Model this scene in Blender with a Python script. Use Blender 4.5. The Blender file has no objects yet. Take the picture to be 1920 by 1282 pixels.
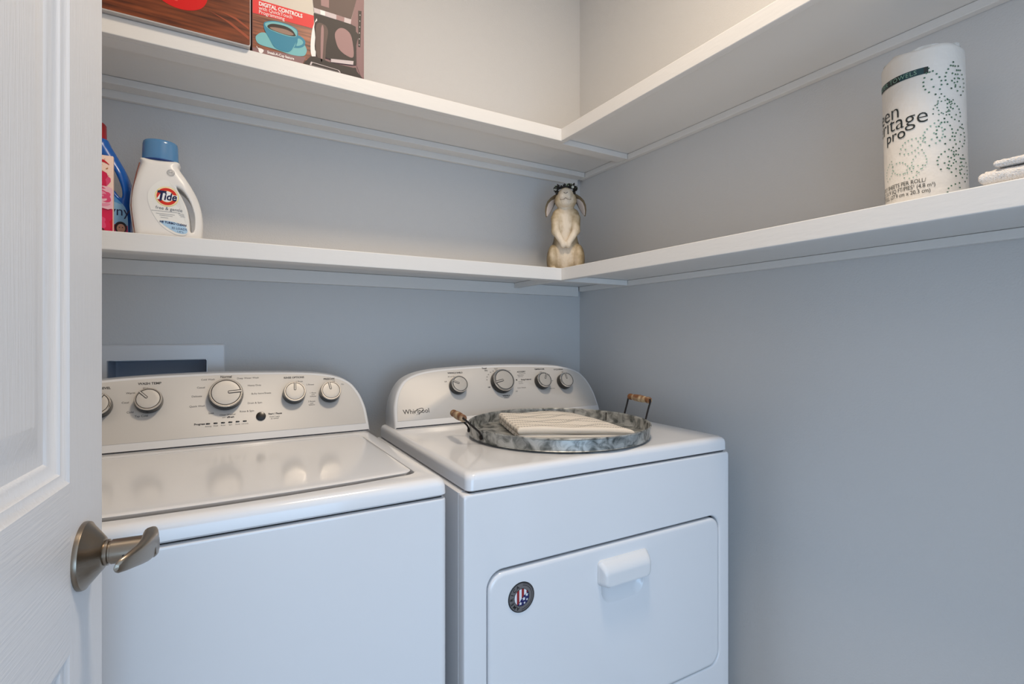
import bpy, bmesh, math, random
import numpy as np
from mathutils import Vector, Matrix

C = bpy.context.scene.collection
S = bpy.context.scene
PI = math.pi
R = math.radians
HC = 1.165                      # camera height

# ------------------------------------------------------------------ camera, sky, lights, exposure
cam = bpy.data.cameras.new('camera')
cam.sensor_width = 36.0
cam.lens = 954.0 / 1920.0 * 36.0
cam.shift_y = -11.0 / 1920.0
cam.clip_start = 0.01
co = bpy.data.objects.new('camera', cam)
C.objects.link(co)
co.location = (0, 0, HC)
co.rotation_euler = (PI / 2, 0, -R(30.3))
S.camera = co

S.view_settings.view_transform = 'Standard'
S.view_settings.look = 'None'
S.view_settings.gamma = 1.0
S.view_settings.use_curve_mapping = False
S.view_settings.exposure = 0.0

world = bpy.data.worlds.new('daylight')
S.world = world
world.use_nodes = True
bg = world.node_tree.nodes['Background']
bg.inputs['Color'].default_value = (0.66, 0.81, 1.0, 1)
bg.inputs['Strength'].default_value = 1.15


def area(name, loc, target, sx, sy, color, power, shape='RECTANGLE', spread=180):
    l = bpy.data.lights.new(name, 'AREA')
    l.shape = shape
    l.size = sx
    if shape in ('RECTANGLE', 'ELLIPSE'):
        l.size_y = sy
    l.color = color
    l.energy = power
    l.spread = R(spread)
    o = bpy.data.objects.new(name, l)
    C.objects.link(o)
    o.location = loc
    d = Vector(target) - Vector(loc)
    o.rotation_euler = d.to_track_quat('-Z', 'Y').to_euler()
    return o


area('ceiling_lamp', (0.48, 0.45, 2.60), (0.48, 0.45, 0), 0.26, 0.26, (1.0, 0.84, 0.66), 15.5, 'DISK')
area('hall_daylight_fill', (-0.10, -1.60, 0.55), (0.25, 0.9, 0.45), 1.6, 1.0, (0.38, 0.66, 1.0), 17)  # low fill added for hall daylight, out of view, cooling the machine fronts

# ------------------------------------------------------------------ materials
def lin(c):
    return tuple(((v / 255.0) / 12.92 if v / 255.0 <= 0.04045 else ((v / 255.0 + 0.055) / 1.055) ** 2.4) for v in c) + (1.0,)


def mat(name, rgb, rough=0.5, metal=0.0, bump=None, spec=0.5, coat=0.0, mottled=None, trans=0.0, aniso=None):
    m = bpy.data.materials.new(name)
    m.use_nodes = True
    nt = m.node_tree
    b = nt.nodes['Principled BSDF']
    b.inputs['Base Color'].default_value = lin(rgb)
    b.inputs['Roughness'].default_value = rough
    b.inputs['Metallic'].default_value = metal
    b.inputs['Specular IOR Level'].default_value = spec
    b.inputs['Coat Weight'].default_value = coat
    b.inputs['Coat Roughness'].default_value = 0.08
    b.inputs['Transmission Weight'].default_value = trans
    tc = nt.nodes.new('ShaderNodeTexCoord')
    if bump or mottled:
        mp = nt.nodes.new('ShaderNodeMapping')
        nt.links.new(tc.outputs['Object'], mp.inputs['Vector'])
    if bump:
        scale, dist, stretch = (bump + ((1, 1, 1),))[:3] if len(bump) == 2 else bump
        mp.inputs['Scale'].default_value = stretch
        n = nt.nodes.new('ShaderNodeTexNoise')
        n.inputs['Scale'].default_value = scale
        n.inputs['Detail'].default_value = 3
        nt.links.new(mp.outputs['Vector'], n.inputs['Vector'])
        bp = nt.nodes.new('ShaderNodeBump')
        bp.inputs['Strength'].default_value = 1.0
        bp.inputs['Distance'].default_value = dist
        nt.links.new(n.outputs['Fac'], bp.inputs['Height'])
        nt.links.new(bp.outputs['Normal'], b.inputs['Normal'])
    if mottled:
        rgb2, scale, lo, hi = mottled
        n2 = nt.nodes.new('ShaderNodeTexNoise')
        n2.inputs['Scale'].default_value = scale
        n2.inputs['Detail'].default_value = 5
        n2.inputs['Distortion'].default_value = 0.8
        nt.links.new(mp.outputs['Vector'], n2.inputs['Vector'])
        rp = nt.nodes.new('ShaderNodeValToRGB')
        rp.color_ramp.elements[0].position = lo
        rp.color_ramp.elements[0].color = lin(rgb)
        rp.color_ramp.elements[1].position = hi
        rp.color_ramp.elements[1].color = lin(rgb2)
        nt.links.new(n2.outputs['Fac'], rp.inputs['Fac'])
        nt.links.new(rp.outputs['Color'], b.inputs['Base Color'])
    return m


M = {}
M['wall'] = mat('grey wall paint', (213, 212, 211), 0.55, bump=(260, 0.0006))
M['ceiling'] = mat('ceiling paint', (235, 233, 228), 0.8)
M['floor'] = mat('floor vinyl', (150, 140, 128), 0.45, mottled=((120, 110, 100), 6, 0.35, 0.7))
M['trimw'] = mat('white trim paint', (228, 226, 223), 0.35, bump=(60, 0.0002))
M['shelf'] = mat('white shelf paint', (232, 229, 225), 0.42, bump=(35, 0.0003, (1, 1, 4)))
M['door_v'] = mat('white door paint', (228, 228, 230), 0.42, bump=(40, 0.0005, (9, 9, 0.45)))
M['door_h'] = mat('white door rail paint', (228, 228, 230), 0.42, bump=(40, 0.0005, (0.45, 9, 9)))
M['enamel'] = mat('white enamel', (236, 236, 238), 0.16, coat=0.35)
M['plastic'] = mat('white plastic', (232, 232, 233), 0.28)
M['panel'] = mat('silver grey panel', (213, 209, 204), 0.5, metal=0.15)
M['black'] = mat('black plastic', (14, 14, 15), 0.25)
M['ink'] = mat('dark grey ink', (52, 50, 50), 0.5)
M['chrome'] = mat('chrome', (225, 222, 218), 0.12, metal=1.0)
M['kface'] = mat('satin knob face', (198, 193, 186), 0.45, metal=0.35)
M['nickel'] = mat('brushed nickel', (150, 138, 124), 0.30, metal=1.0, bump=(60, 0.00006, (1, 1, 12)))
M['galv'] = mat('galvanised steel', (188, 188, 184), 0.42, metal=0.45, mottled=((92, 95, 92), 44, 0.40, 0.64))
M['iron'] = mat('dark iron wire', (42, 36, 33), 0.5, metal=0.6)
M['grip'] = mat('worn wood', (122, 78, 44), 0.6, mottled=((205, 185, 150), 40, 0.45, 0.68), bump=(80, 0.0006))
M['dark'] = mat('shadow gap rubber', (20, 20, 22), 0.7)
M['recess'] = mat('grey outlet box plastic', (176, 188, 206), 0.5)
M['paper'] = mat('white printed paper', (240, 238, 235), 0.45)
M['carton'] = mat('brown carton', (150, 112, 90), 0.6)
M['terry'] = mat('white terry cloth', (238, 232, 226), 0.9, bump=(420, 0.003))
M['bag'] = mat('white crinkled plastic', (246, 244, 240), 0.3, bump=(60, 0.004))


def flat(name, rgb, rough=0.4):
    if name not in M:
        M[name] = mat(name, rgb, rough)
    return M[name]


# ------------------------------------------------------------------ object helpers
def obj(name, bm, mats, parent=None, smooth=True, label=None, ang=40, wn=False):
    me = bpy.data.meshes.new(name)
    bmesh.ops.recalc_face_normals(bm, faces=bm.faces[:])
    if smooth:
        for f in bm.faces:
            f.smooth = True
        for e in bm.edges:
            if len(e.link_faces) == 2 and e.calc_face_angle(0) > R(ang):
                e.smooth = False
    bm.to_mesh(me)
    bm.free()
    for m in (mats if isinstance(mats, (list, tuple)) else [mats]):
        me.materials.append(m)
    o = bpy.data.objects.new(name, me)
    C.objects.link(o)
    if wn:
        wm = o.modifiers.new('weighted normals', 'WEIGHTED_NORMAL')
        wm.keep_sharp = True
        wm.weight = 80
    if parent is not None:
        o.parent = parent
    if label:
        o['label'] = label
    return o


def thing(name, label, cat, loc=(0, 0, 0), rotz=0.0, group=None):
    o = bpy.data.objects.new(name, None)
    o.empty_display_size = 0.05
    C.objects.link(o)
    o.location = loc
    o.rotation_euler = (0, 0, rotz)
    o['label'] = label
    o['category'] = cat
    if group:
        o['group'] = group
    return o


def struct(name, bm, m, **k):
    o = obj(name, bm, m, **k)
    o['kind'] = 'structure'
    return o


def box(bm, x0, x1, y0, y1, z0, z1, bev=0.0, seg=2, mi=0):
    t = bmesh.new()
    bmesh.ops.create_cube(t, size=1.0)
    for v in t.verts:
        v.co = Vector(((x0 + x1) / 2 + v.co.x * (x1 - x0), (y0 + y1) / 2 + v.co.y * (y1 - y0), (z0 + z1) / 2 + v.co.z * (z1 - z0)))
    if bev:
        bmesh.ops.bevel(t, geom=t.edges[:], offset=bev, segments=seg, affect='EDGES', profile=0.5)
    merge(bm, t, mi)
    return bm


def merge(bm, t, mi=0, mtx=None):
    mp = {}
    for v in t.verts:
        mp[v] = bm.verts.new(mtx @ v.co if mtx else v.co)
    for f in t.faces:
        try:
            g = bm.faces.new([mp[v] for v in f.verts])
            g.material_index = mi if mi is not None else f.material_index
        except ValueError:
            pass
    t.free()


def bx(*a, **k):
    return box(bmesh.new(), *a, **k)


def stack(bm, loops, cap0=True, cap1=True, mi=0):
    """bridge consecutive closed loops of equal length"""
    vs = [[bm.verts.new(p) for p in L] for L in loops]
    n = len(vs[0])
    for a, b in zip(vs, vs[1:]):
        for i in range(n):
            f = bm.faces.new((a[i], a[(i + 1) % n], b[(i + 1) % n], b[i]))
            f.material_index = mi
    if cap0:
        bm.faces.new(vs[0][::-1]).material_index = mi
    if cap1:
        bm.faces.new(vs[-1]).material_index = mi
    return vs


def rrect(x0, x1, y0, y1, r, n=6, sub=6):
    """2-D rounded rectangle, counter-clockwise, constant vertex count"""
    r = max(1e-5, min(r, (x1 - x0) / 2 - 1e-5, (y1 - y0) / 2 - 1e-5))
    out = []
    cs = [(x1 - r, y0 + r, -PI / 2), (x1 - r, y1 - r, 0), (x0 + r, y1 - r, PI / 2), (x0 + r, y0 + r, PI)]
    for i, (cx, cy, a0) in enumerate(cs):
        for k in range(n + 1):
            a = a0 + PI / 2 * k / n
            out.append((cx + r * math.cos(a), cy + r * math.sin(a)))
        nx, ny, na = cs[(i + 1) % 4]
        p = out[-1]
        q = (nx + r * math.cos(na), ny + r * math.sin(na))
        for k in range(1, sub):
            t = k / sub
            out.append((p[0] + (q[0] - p[0]) * t, p[1] + (q[1] - p[1]) * t))
    return out


def circle(r, n=40, cx=0, cy=0, a0=0):
    return [(cx + r * math.cos(a0 + 2 * PI * i / n), cy + r * math.sin(a0 + 2 * PI * i / n)) for i in range(n)]


def frame(o, ex, ey):
    ex = Vector(ex).normalized()
    ey = Vector(ey).normalized()
    ez = ex.cross(ey)
    m = Matrix((ex, ey, ez)).transposed().to_4x4()
    m.translation = Vector(o)
    return m


def lathe(bm, prof, mtx=None, n=40, mi=0, cap0=True, cap1=True):
    """prof: list of (r, h) ; axis = local z of mtx"""
    mtx = mtx or Matrix()
    return stack(bm, [[mtx @ Vector((x, y, h)) for x, y in circle(max(r, 1e-5), n)] for r, h in prof], cap0, cap1, mi)


def tube(bm, pts, rad, n=10, mi=0, cap=True):
    pts = [Vector(p) for p in pts]
    rad = rad if isinstance(rad, (list, tuple)) else [rad] * len(pts)
    up = None
    loops = []
    for i, p in enumerate(pts):
        d = (pts[min(i + 1, len(pts) - 1)] - pts[max(i - 1, 0)]).normalized()
        if up is None:
            up = d.orthogonal().normalized()
        up = (up - d * up.dot(d)).normalized()
        s = d.cross(up)
        loops.append([p + rad[i] * (math.cos(2 * PI * k / n) * up + math.sin(2 * PI * k / n) * s) for k in range(n)])
    stack(bm, loops, cap, cap, mi)
    return bm


def spline(pts, n=8, closed=False):
    """Catmull-Rom through points of any dimension"""
    P = [np.array(p, float) for p in pts]
    out = []
    m = len(P)
    rng = range(m) if closed else range(m - 1)
    for i in rng:
        p0 = P[(i - 1) % m] if closed or i > 0 else P[i]
        p1, p2 = P[i], P[(i + 1) % m]
        p3 = P[(i + 2) % m] if closed or i + 2 < m else P[i + 1]
        for k in range(n):
            t = k / n
            out.append(tuple(0.5 * (2 * p1 + (p2 - p0) * t + (2 * p0 - 5 * p1 + 4 * p2 - p3) * t * t + (3 * p1 - p0 - 3 * p2 + p3) * t ** 3)))
    if not closed:
        out.append(tuple(P[-1]))
    return out


def poly(bm, pts2, fn, mi=0, lay=0.0):
    vs = [bm.verts.new(fn(x, y, lay)) for x, y in pts2]
    try:
        f = bm.faces.new(vs)
        f.material_index = mi
    except ValueError:
        pass


def text(bm, s, size, fn, x=0.0, y=0.0, align='CENTER', mi=0, lay=0.0003, bold=0.0, shear=0.0, sx=1.0, rot=0.0, sub=None, space=1.0):
    """lettering as a thin printed mesh; fn maps (x, y, layer) to a point"""
    cu = bpy.data.curves.new('lettering', 'FONT')
    cu.body = s
    cu.size = size
    cu.align_x = align
    cu.align_y = 'CENTER'
    cu.offset = bold
    cu.shear = shear
    cu.space_character = space
    cu.resolution_u = 3
    to = bpy.data.objects.new('lettering', cu)
    C.objects.link(to)
    dg = bpy.context.evaluated_depsgraph_get()
    me = bpy.data.meshes.new_from_object(to.evaluated_get(dg))
    bpy.data.objects.remove(to)
    bpy.data.curves.remove(cu)
    t = bmesh.new()
    t.from_mesh(me)
    bpy.data.meshes.remove(me)
    if sub:
        for _ in range(4):
            es = [e for e in t.edges if e.calc_length() > sub]
            if not es:
                break
            bmesh.ops.triangulate(t, faces=t.faces[:])
            es = [e for e in t.edges if e.calc_length() > sub]
            bmesh.ops.subdivide_edges(t, edges=es, cuts=1)
        bmesh.ops.triangulate(t, faces=t.faces[:])
    ca, sa = math.cos(rot), math.sin(rot)
    for v in t.verts:
        a, b = v.co.x * sx, v.co.y
        v.co = Vector(fn(x + a * ca - b * sa, y + a * sa + b * ca, lay))
    merge(bm, t, mi)


# ---- smooth solids: signed distance field -> surface nets
def nets(sdf, lo, hi, h):
    lo = np.array(lo, float)
    n = np.ceil((np.array(hi) - lo) / h).astype(int) + 1
    ax = [lo[i] + h * np.arange(n[i]) for i in range(3)]
    X, Y, Z = np.meshgrid(*ax, indexing='ij')
    F = sdf(X, Y, Z)
    ins = F < 0
    cnt = np.zeros(tuple(n - 1), int)
    acc = np.zeros(tuple(n - 1) + (3,))
    sl = [slice(0, -1), slice(1, None)]
    P = np.stack([X, Y, Z], -1)
    for d in range(3):
        o1, o2 = [k for k in range(3) if k != d]
        for a in (0, 1):
            for b in (0, 1):
                i0 = [None] * 3
                i1 = [None] * 3
                i0[d], i1[d] = sl[0], sl[1]
                i0[o1] = i1[o1] = sl[a]
                i0[o2] = i1[o2] = sl[b]
                f0, f1 = F[tuple(i0)], F[tuple(i1)]
                cr = (f0 < 0) != (f1 < 0)
                t = np.where(cr, f0 / np.where(f0 == f1, 1, f0 - f1), 0)
                p = P[tuple(i0)] + (P[tuple(i1)] - P[tuple(i0)]) * t[..., None]
                cnt += cr
                acc += np.where(cr[..., None], p, 0)
    idx = -np.ones(cnt.shape, int)
    act = cnt > 0
    idx[act] = np.arange(act.sum())
    verts = acc[act] / cnt[act][:, None]
    faces = []
    for d in range(3):
        o1, o2 = (d + 1) % 3, (d + 2) % 3
        s0 = [slice(None)] * 3
        s1 = [slice(None)] * 3
        s0[d], s1[d] = sl[0], sl[1]
        cr = ins[tuple(s0)] != ins[tuple(s1)]
        for ijk in np.argwhere(cr):
            if ijk[o1] == 0 or ijk[o2] == 0 or ijk[o1] >= n[o1] - 1 or ijk[o2] >= n[o2] - 1:
                continue
            q = []
            for a, b in ((-1, -1), (0, -1), (0, 0), (-1, 0)):
                c = ijk.copy()
                c[o1] += a
                c[o2] += b
                q.append(idx[tuple(c)])
            if not ins[tuple(ijk)]:
                q = q[::-1]
            faces.append(q)
    bm = bmesh.new()
    vs = [bm.verts.new(v) for v in verts]
    for q in faces:
        try:
            bm.faces.new([vs[i] for i in q])
        except ValueError:
            pass
    bmesh.ops.smooth_vert(bm, verts=bm.verts[:], factor=0.5, use_axis_x=True, use_axis_y=True, use_axis_z=True)
    return bm


def ell(X, Y, Z, c, r):
    k0 = np.sqrt(((X - c[0]) / r[0]) ** 2 + ((Y - c[1]) / r[1]) ** 2 + ((Z - c[2]) / r[2]) ** 2)
    k1 = np.sqrt(((X - c[0]) / r[0] ** 2) ** 2 + ((Y - c[1]) / r[1] ** 2) ** 2 + ((Z - c[2]) / r[2] ** 2) ** 2)
    return k0 * (k0 - 1.0) / np.maximum(k1, 1e-9)


def cap(X, Y, Z, a, b, ra, rb):
    a, b = np.array(a), np.array(b)
    d = b - a
    t = np.clip(((X - a[0]) * d[0] + (Y - a[1]) * d[1] + (Z - a[2]) * d[2]) / (d @ d), 0, 1)
    return np.sqrt((X - a[0] - d[0] * t) ** 2 + (Y - a[1] - d[1] * t) ** 2 + (Z - a[2] - d[2] * t) ** 2) - (ra + (rb - ra) * t)


def smin(a, b, k):
    h = np.clip(0.5 + 0.5 * (b - a) / k, 0, 1)
    return b + (a - b) * h - k * h * (1 - h)


def poly2d(X, Z, pts):
    """signed distance to a 2-D polygon"""
    d = np.full(X.shape, 1e9)
    s = np.ones(X.shape)
    n = len(pts)
    for i in range(n):
        a, b = np.array(pts[i]), np.array(pts[i - 1])
        e = b - a
        wx, wz = X - a[0], Z - a[1]
        t = np.clip((wx * e[0] + wz * e[1]) / max(e @ e, 1e-12), 0, 1)
        d = np.minimum(d, (wx - e[0] * t) ** 2 + (wz - e[1] * t) ** 2)
        c1 = Z >= a[1]
        c2 = Z < b[1]
        c3 = e[0] * wz > e[1] * wx
        flip = (c1 & c2 & c3) | (~c1 & ~c2 & ~c3)
        s = np.where(flip, -s, s)
    return s * np.sqrt(d)


def extr(d2, Y, hd, r):
    a = d2 + r
    b = np.abs(Y) - hd + r
    return np.minimum(np.maximum(a, b), 0) + np.sqrt(np.maximum(a, 0) ** 2 + np.maximum(b, 0) ** 2) - r


# ------------------------------------------------------------------ the room
XR, YB, XL, YF, ZC = 1.226, 1.576, -0.47, -0.06, 2.74
struct('floor', bx(-2.6, 3.2, -3.2, YB + 0.1, -0.05, 0.0), M['floor'])
struct('ceiling', bx(XL - 0.1, XR + 0.1, YF - 0.11, YB + 0.1, ZC, ZC + 0.1), M['ceiling'])
# back wall with the hole of the outlet box
OX0, OX1, OZ0, OZ1 = -0.2283, -0.0154, HC - 0.215, HC - 0.059
bm = bmesh.new()
box(bm, XL - 0.1, OX0, YB, YB + 0.1, 0, ZC)
box(bm, OX1, XR + 0.1, YB, YB + 0.1, 0, ZC)
box(bm, OX0, OX1, YB, YB + 0.1, 0, OZ0)
box(bm, OX0, OX1, YB, YB + 0.1, OZ1, ZC)
struct('wall_back', bm, M['wall'], smooth=False)
struct('wall_right', bx(XR, XR + 0.1, YF - 0.11, YB, 0, ZC), M['wall'])
struct('wall_left', bx(XL - 0.1, XL, YF - 0.11, YB, 0, ZC), M['wall'])
bm = bmesh.new()
DX0, DX1, DZ = -0.20, 1.05, 2.05  # unseen doorway, widened beyond the door leaf to let in more fill light
box(bm, XL - 1.6, DX0, YF - 0.11, YF, 0, ZC)
box(bm, DX1, XR + 1.6, YF - 0.11, YF, 0, ZC)
box(bm, DX0, DX1, YF - 0.11, YF, DZ, ZC)
struct('wall_front', bm, M['wall'], smooth=False)
bm = bmesh.new()
box(bm, DX1 - 0.018, DX1, YF - 0.115, YF + 0.005, 0, DZ, 0.002)
box(bm, DX0, DX0 + 0.012, YF - 0.115, YF + 0.002, 0, DZ, 0.002)
box(bm, DX0, DX1, YF - 0.115, YF + 0.005, DZ - 0.018, DZ, 0.002)
struct('trim_1', bm, M['trimw'], smooth=False)
bm = bmesh.new()
box(bm, XR - 0.014, XR, YF, YB, 0, 0.11, 0.003)
struct('baseboard_right', bm, M['trimw'], smooth=False)

# ------------------------------------------------------------------ door leaf
DA = R(5.8)
DP = Vector((-0.1072, 0.7112, 0.0))
door_rot = math.atan2(-math.cos(DA), -math.sin(DA))
DW, DH, DT = 0.762, 2.03, 0.035


def panel_rings(bm, x0, x1, z0, z1):
    prof = [(0, 0), (0.005, -0.0035), (0.010, -0.0040), (0.013, -0.0068), (0.020, -0.0082), (0.024, -0.0115), (0.034, -0.0115), (0.043, -0.0090), (0.062, -0.0035), (0.064, -0.0035)]
    loops = []
    for i, (a, d) in enumerate(prof):
        loops.append([(x, d, z) for x, z in ((x0 + a, z0 + a), (x1 - a, z0 + a), (x1 - a, z1 - a), (x0 + a, z1 - a))])
    stack(bm, loops, False, True)


bm = bmesh.new()
us = [0, 0.094, 0.331, 0.431, 0.668, DW]
zs = [0, 0.24, 0.868, 1.028, 1.62, 1.72, 1.92, DH]
for i in range(5):
    for j in range(7):
        x0, x1, z0, z1 = us[i], us[i + 1], zs[j], zs[j + 1]
        if i in (1, 3) and j in (1, 3, 5):
            panel_rings(bm, x0, x1, z0, z1)
        else:
            f = bm.faces.new([bm.verts.new((x, 0, z)) for x, z in ((x0, z0), (x1, z0), (x1, z1), (x0, z1))])
            f.material_index = 1 if (i in (1, 2, 3) and j in (0, 2, 4, 6)) else 0
bmesh.ops.remove_doubles(bm, verts=bm.verts[:], dist=1e-5)
e = 0.002
stack(bm, [[(x, y, z) for x, z in ((0 - 0, 0), (DW, 0), (DW, DH), (0, DH))] for y in (0, -DT)], False, True)
bmesh.ops.remove_doubles(bm, verts=bm.verts[:], dist=1e-5)
door = struct('door_1', bm, [M['door_v'], M['door_h']], ang=32)
door.location = DP
door.rotation_euler = (0, 0, door_rot)
# lever handle: local x toward the hinge, y out of the face
HXL, HZL = 0.0603, HC - 0.218
mh = frame((HXL, 0, HZL), (1, 0, 0), (0, 0, -1))       # local z = +y out of the door
bm = bmesh.new()
lathe(bm, [(0.0122, 0.017), (0.0126, 0.020), (0.0126, 0.0215), (0.0108, 0.022), (0.0108, 0.0235), (0.0120, 0.024), (0.0122, 0.050), (0.0112, 0.060), (0.009, 0.0625)], mh, 40)
handle = obj('door_handle', bm, M['nickel'], door, label='brushed nickel lever handle')
bm = bmesh.new()
lathe(bm, [(0.0325, 0.0), (0.0328, 0.002), (0.0322, 0.0042), (0.030, 0.0055), (0.0235, 0.011), (0.0160, 0.0172), (0.0145, 0.0182), (0.0130, 0.0186)], mh, 56)
obj('rosette', bm, M['nickel'], handle)
bm = bmesh.new()
lathe(bm, [(0.0014, 0.0), (0.0014, 0.0005)], frame((HXL + 0.0122, 0.036, HZL - 0.002), (0, 0, 1), (0, 1, 0)), 12)
obj('release_hole', bm, M['dark'], handle)
bm = bmesh.new()
loops = []
for t, yy, zz, hh, th, tw in ((-0.013, 0.056, 0.004, 0.006, 0.003, 0.0), (-0.011, 0.056, 0.004, 0.013, 0.0055, 0.0), (0.0, 0.056, 0.004, 0.0155, 0.0075, 0.05), (0.016, 0.056, 0.005, 0.0145, 0.0062, 0.15),
                       (0.032, 0.056, 0.007, 0.0125, 0.0050, 0.25), (0.048, 0.054, 0.009, 0.0105, 0.0042, 0.35), (0.062, 0.050, 0.010, 0.0085, 0.0036, 0.4), (0.070, 0.046, 0.010, 0.0065, 0.0032, 0.45), (0.073, 0.0445, 0.010, 0.003, 0.002, 0.45)):
    L = []
    for k in range(20):
        a = 2 * PI * k / 20
        p, q = hh * math.copysign(abs(math.cos(a)) ** 0.7, math.cos(a)), th * math.copysign(abs(math.sin(a)) ** 0.7, math.sin(a))
        L.append((HXL + t, yy + q * math.cos(tw) + p * math.sin(tw) * 0.7, HZL + zz + p * math.cos(tw) - q * math.sin(tw)))
    loops.append(L)
stack(bm, loops)
obj('lever', bm, M['nickel'], handle)

# ------------------------------------------------------------------ corner shelves
def shelf_unit(name, label, ztop, upper):
    t = thing(name, label, 'shelf', (XR, YB, ztop - 0.0375))
    o = Vector((XR, YB, ztop - 0.0375))

    def part(nm, boxes, bev=0.0015):
        bm = bmesh.new()
        for b in boxes:
            box(bm, b[0] - o.x, b[1] - o.x, b[2] - o.y, b[3] - o.y, b[4] - o.z, b[5] - o.z, bev)
        return obj(nm, bm, M['shelf'], t, smooth=False)
    yf, xf = 1.271, 0.918
    zb, zu = ztop - 0.0375, ztop - 0.019
    x0, y0 = XL, YF
    g = 0.0006
    part('shelf_board', [(x0, XR - g, yf + 0.0185, YB - g, zu, ztop - 0.0003)])
    part('shelf_board', [(xf + 0.0185, XR - g, y0, yf + 0.018, zu, ztop - 0.0003)])
    part('fascia_board', [(x0, xf + 0.018, yf, yf + 0.018, zb, ztop)])
    part('fascia_board', [(xf, xf + 0.018, y0, yf - g, zb, ztop)])
    # wall cleats
    part('wall_cleat', [(XR - 0.0185, XR - g, y0, YB - 0.02, zb - 0.0005, zu - g)])
    if upper:
        part('wall_cleat', [(x0, XR - 0.02, YB - 0.0145, YB - g, zb - 0.018, zu - g)])
        part('wall_cleat', [(x0, XR - 0.02, YB - 0.0565, YB - 0.0152, zb + 0.0003, zu - g)])
        part('support_rail', [(x0, XR - 0.02, yf + 0.0185, yf + 0.061, zb + 0.0003, zu - g)])
    else:
        part('wall_cleat', [(x0, XR - 0.02, YB - 0.0185, YB - g, zb - 0.0195, zu - g)])
        part('support_rail', [(x0, XR - 0.02, yf + 0.0185, yf + 0.045, zb + 0.0003, zu - g)])
        part('support_rail', [(xf + 0.001, xf + 0.019, yf + 0.0465, YB - 0.02, zb + 0.0003, zu - g)])
    return t


ZS1, ZS2 = HC + 0.2085, HC + 0.636
shelf_unit('corner_shelf', 'lower white L-shaped wall shelf carrying the rabbit and the paper towel roll', ZS1, False)
shelf_unit('corner_shelf', 'upper white L-shaped wall shelf carrying the coffee maker carton', ZS2, True)

# ------------------------------------------------------------------ outlet box on the back wall
t = thing('washer_outlet_box', 'white recessed outlet box on the wall behind the washing machine', 'outlet box', ((OX0 + OX1) / 2, YB, OZ0))
ox, oz = (OX0 + OX1) / 2, OZ0
bm = bmesh.new()
fo = (OX0 - 0.0395, OX1 + 0.0395, OZ0 - 0.038, OZ1 + 0.0375)
loops = []
for (x0, x1, z0, z1), r, y in ((fo, 0.004, YB - 0.0003), (fo, 0.004, YB - 0.006), ((fo[0] + 0.003, fo[1] - 0.003, fo[2] + 0.003, fo[3] - 0.003), 0.004, YB - 0.009),
                               ((OX0 + 0.001, OX1 - 0.001, OZ0 + 0.001, OZ1 - 0.001), 0.002, YB - 0.009), ((OX0 + 0.002, OX1 - 0.002, OZ0 + 0.002, OZ1 - 0.002), 0.002, YB - 0.006),
                               ((OX0 + 0.002, OX1 - 0.002, OZ0 + 0.002, OZ1 - 0.002), 0.002, YB + 0.01)):
    loops.append([(x - ox, y - YB, z - oz) for x, z in rrect(x0, x1, z0, z1, r, 3, 2)])
stack(bm, loops, False, False)
obj('face_frame', bm, M['plastic'], t, ang=12)
bm = bmesh.new()
g = 0.003
loops = [[(x - ox, y, z - oz) for x, z in rrect(OX0 + a, OX1 - a, OZ0 + a, OZ1 - a, 0.003, 3, 2)] for y, a in ((0.002, 0.0025), (0.080, 0.007), (0.084, 0.012))]
stack(bm, loops, False, True)
obj('recess_pan', bm, M['recess'], t, label='blue grey recessed pan')

# ------------------------------------------------------------------ control consoles and knobs
K = 0.46
NK = math.hypot(1, K)
HALF = [(1.0, 0.0), (0.9985, 0.02), (0.989, 0.06), (0.967, 0.09), (0.940, 0.112), (0.894, 0.135), (0.832, 0.150), (0.745, 0.161), (0.63, 0.168), (0.457, 0.1725), (0.23, 0.1755), (0.0, 0.177)]


def arch(hw, inset=0.0, hb=0.0, scale=1.0):
    """console outline (x, h up the sloping face); constant count"""
    h = spline([(x * hw, z * scale) for x, z in HALF], 3)
    pts = [(x, z) for x, z in h]
    # inset along normals
    out = []
    for i, (x, z) in enumerate(pts):
        a = pts[max(0, i - 1)]
        b = pts[min(len(pts) - 1, i + 1)]
        tx, tz = b[0] - a[0], b[1] - a[1]
        l = math.hypot(tx, tz)
        nx, nz = -tz / l, tx / l        # pointing inwards
        if nx > 0:
            nx, nz = -nx, -nz
        out.append((max(0, x + nx * inset), max(hb, z + nz * inset)))
    out[-1] = (0.0, pts[-1][1] - inset)
    full = out + [(-x, z) for x, z in out[-2::-1]]
    # bottom edge points (count constant)
    nb = 9
    xe = full[-1][0]
    for k in range(1, nb):
        full.append((xe + (full[0][0] - xe) * k / nb, full[0][1] if inset else 0.0))
    return full


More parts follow.
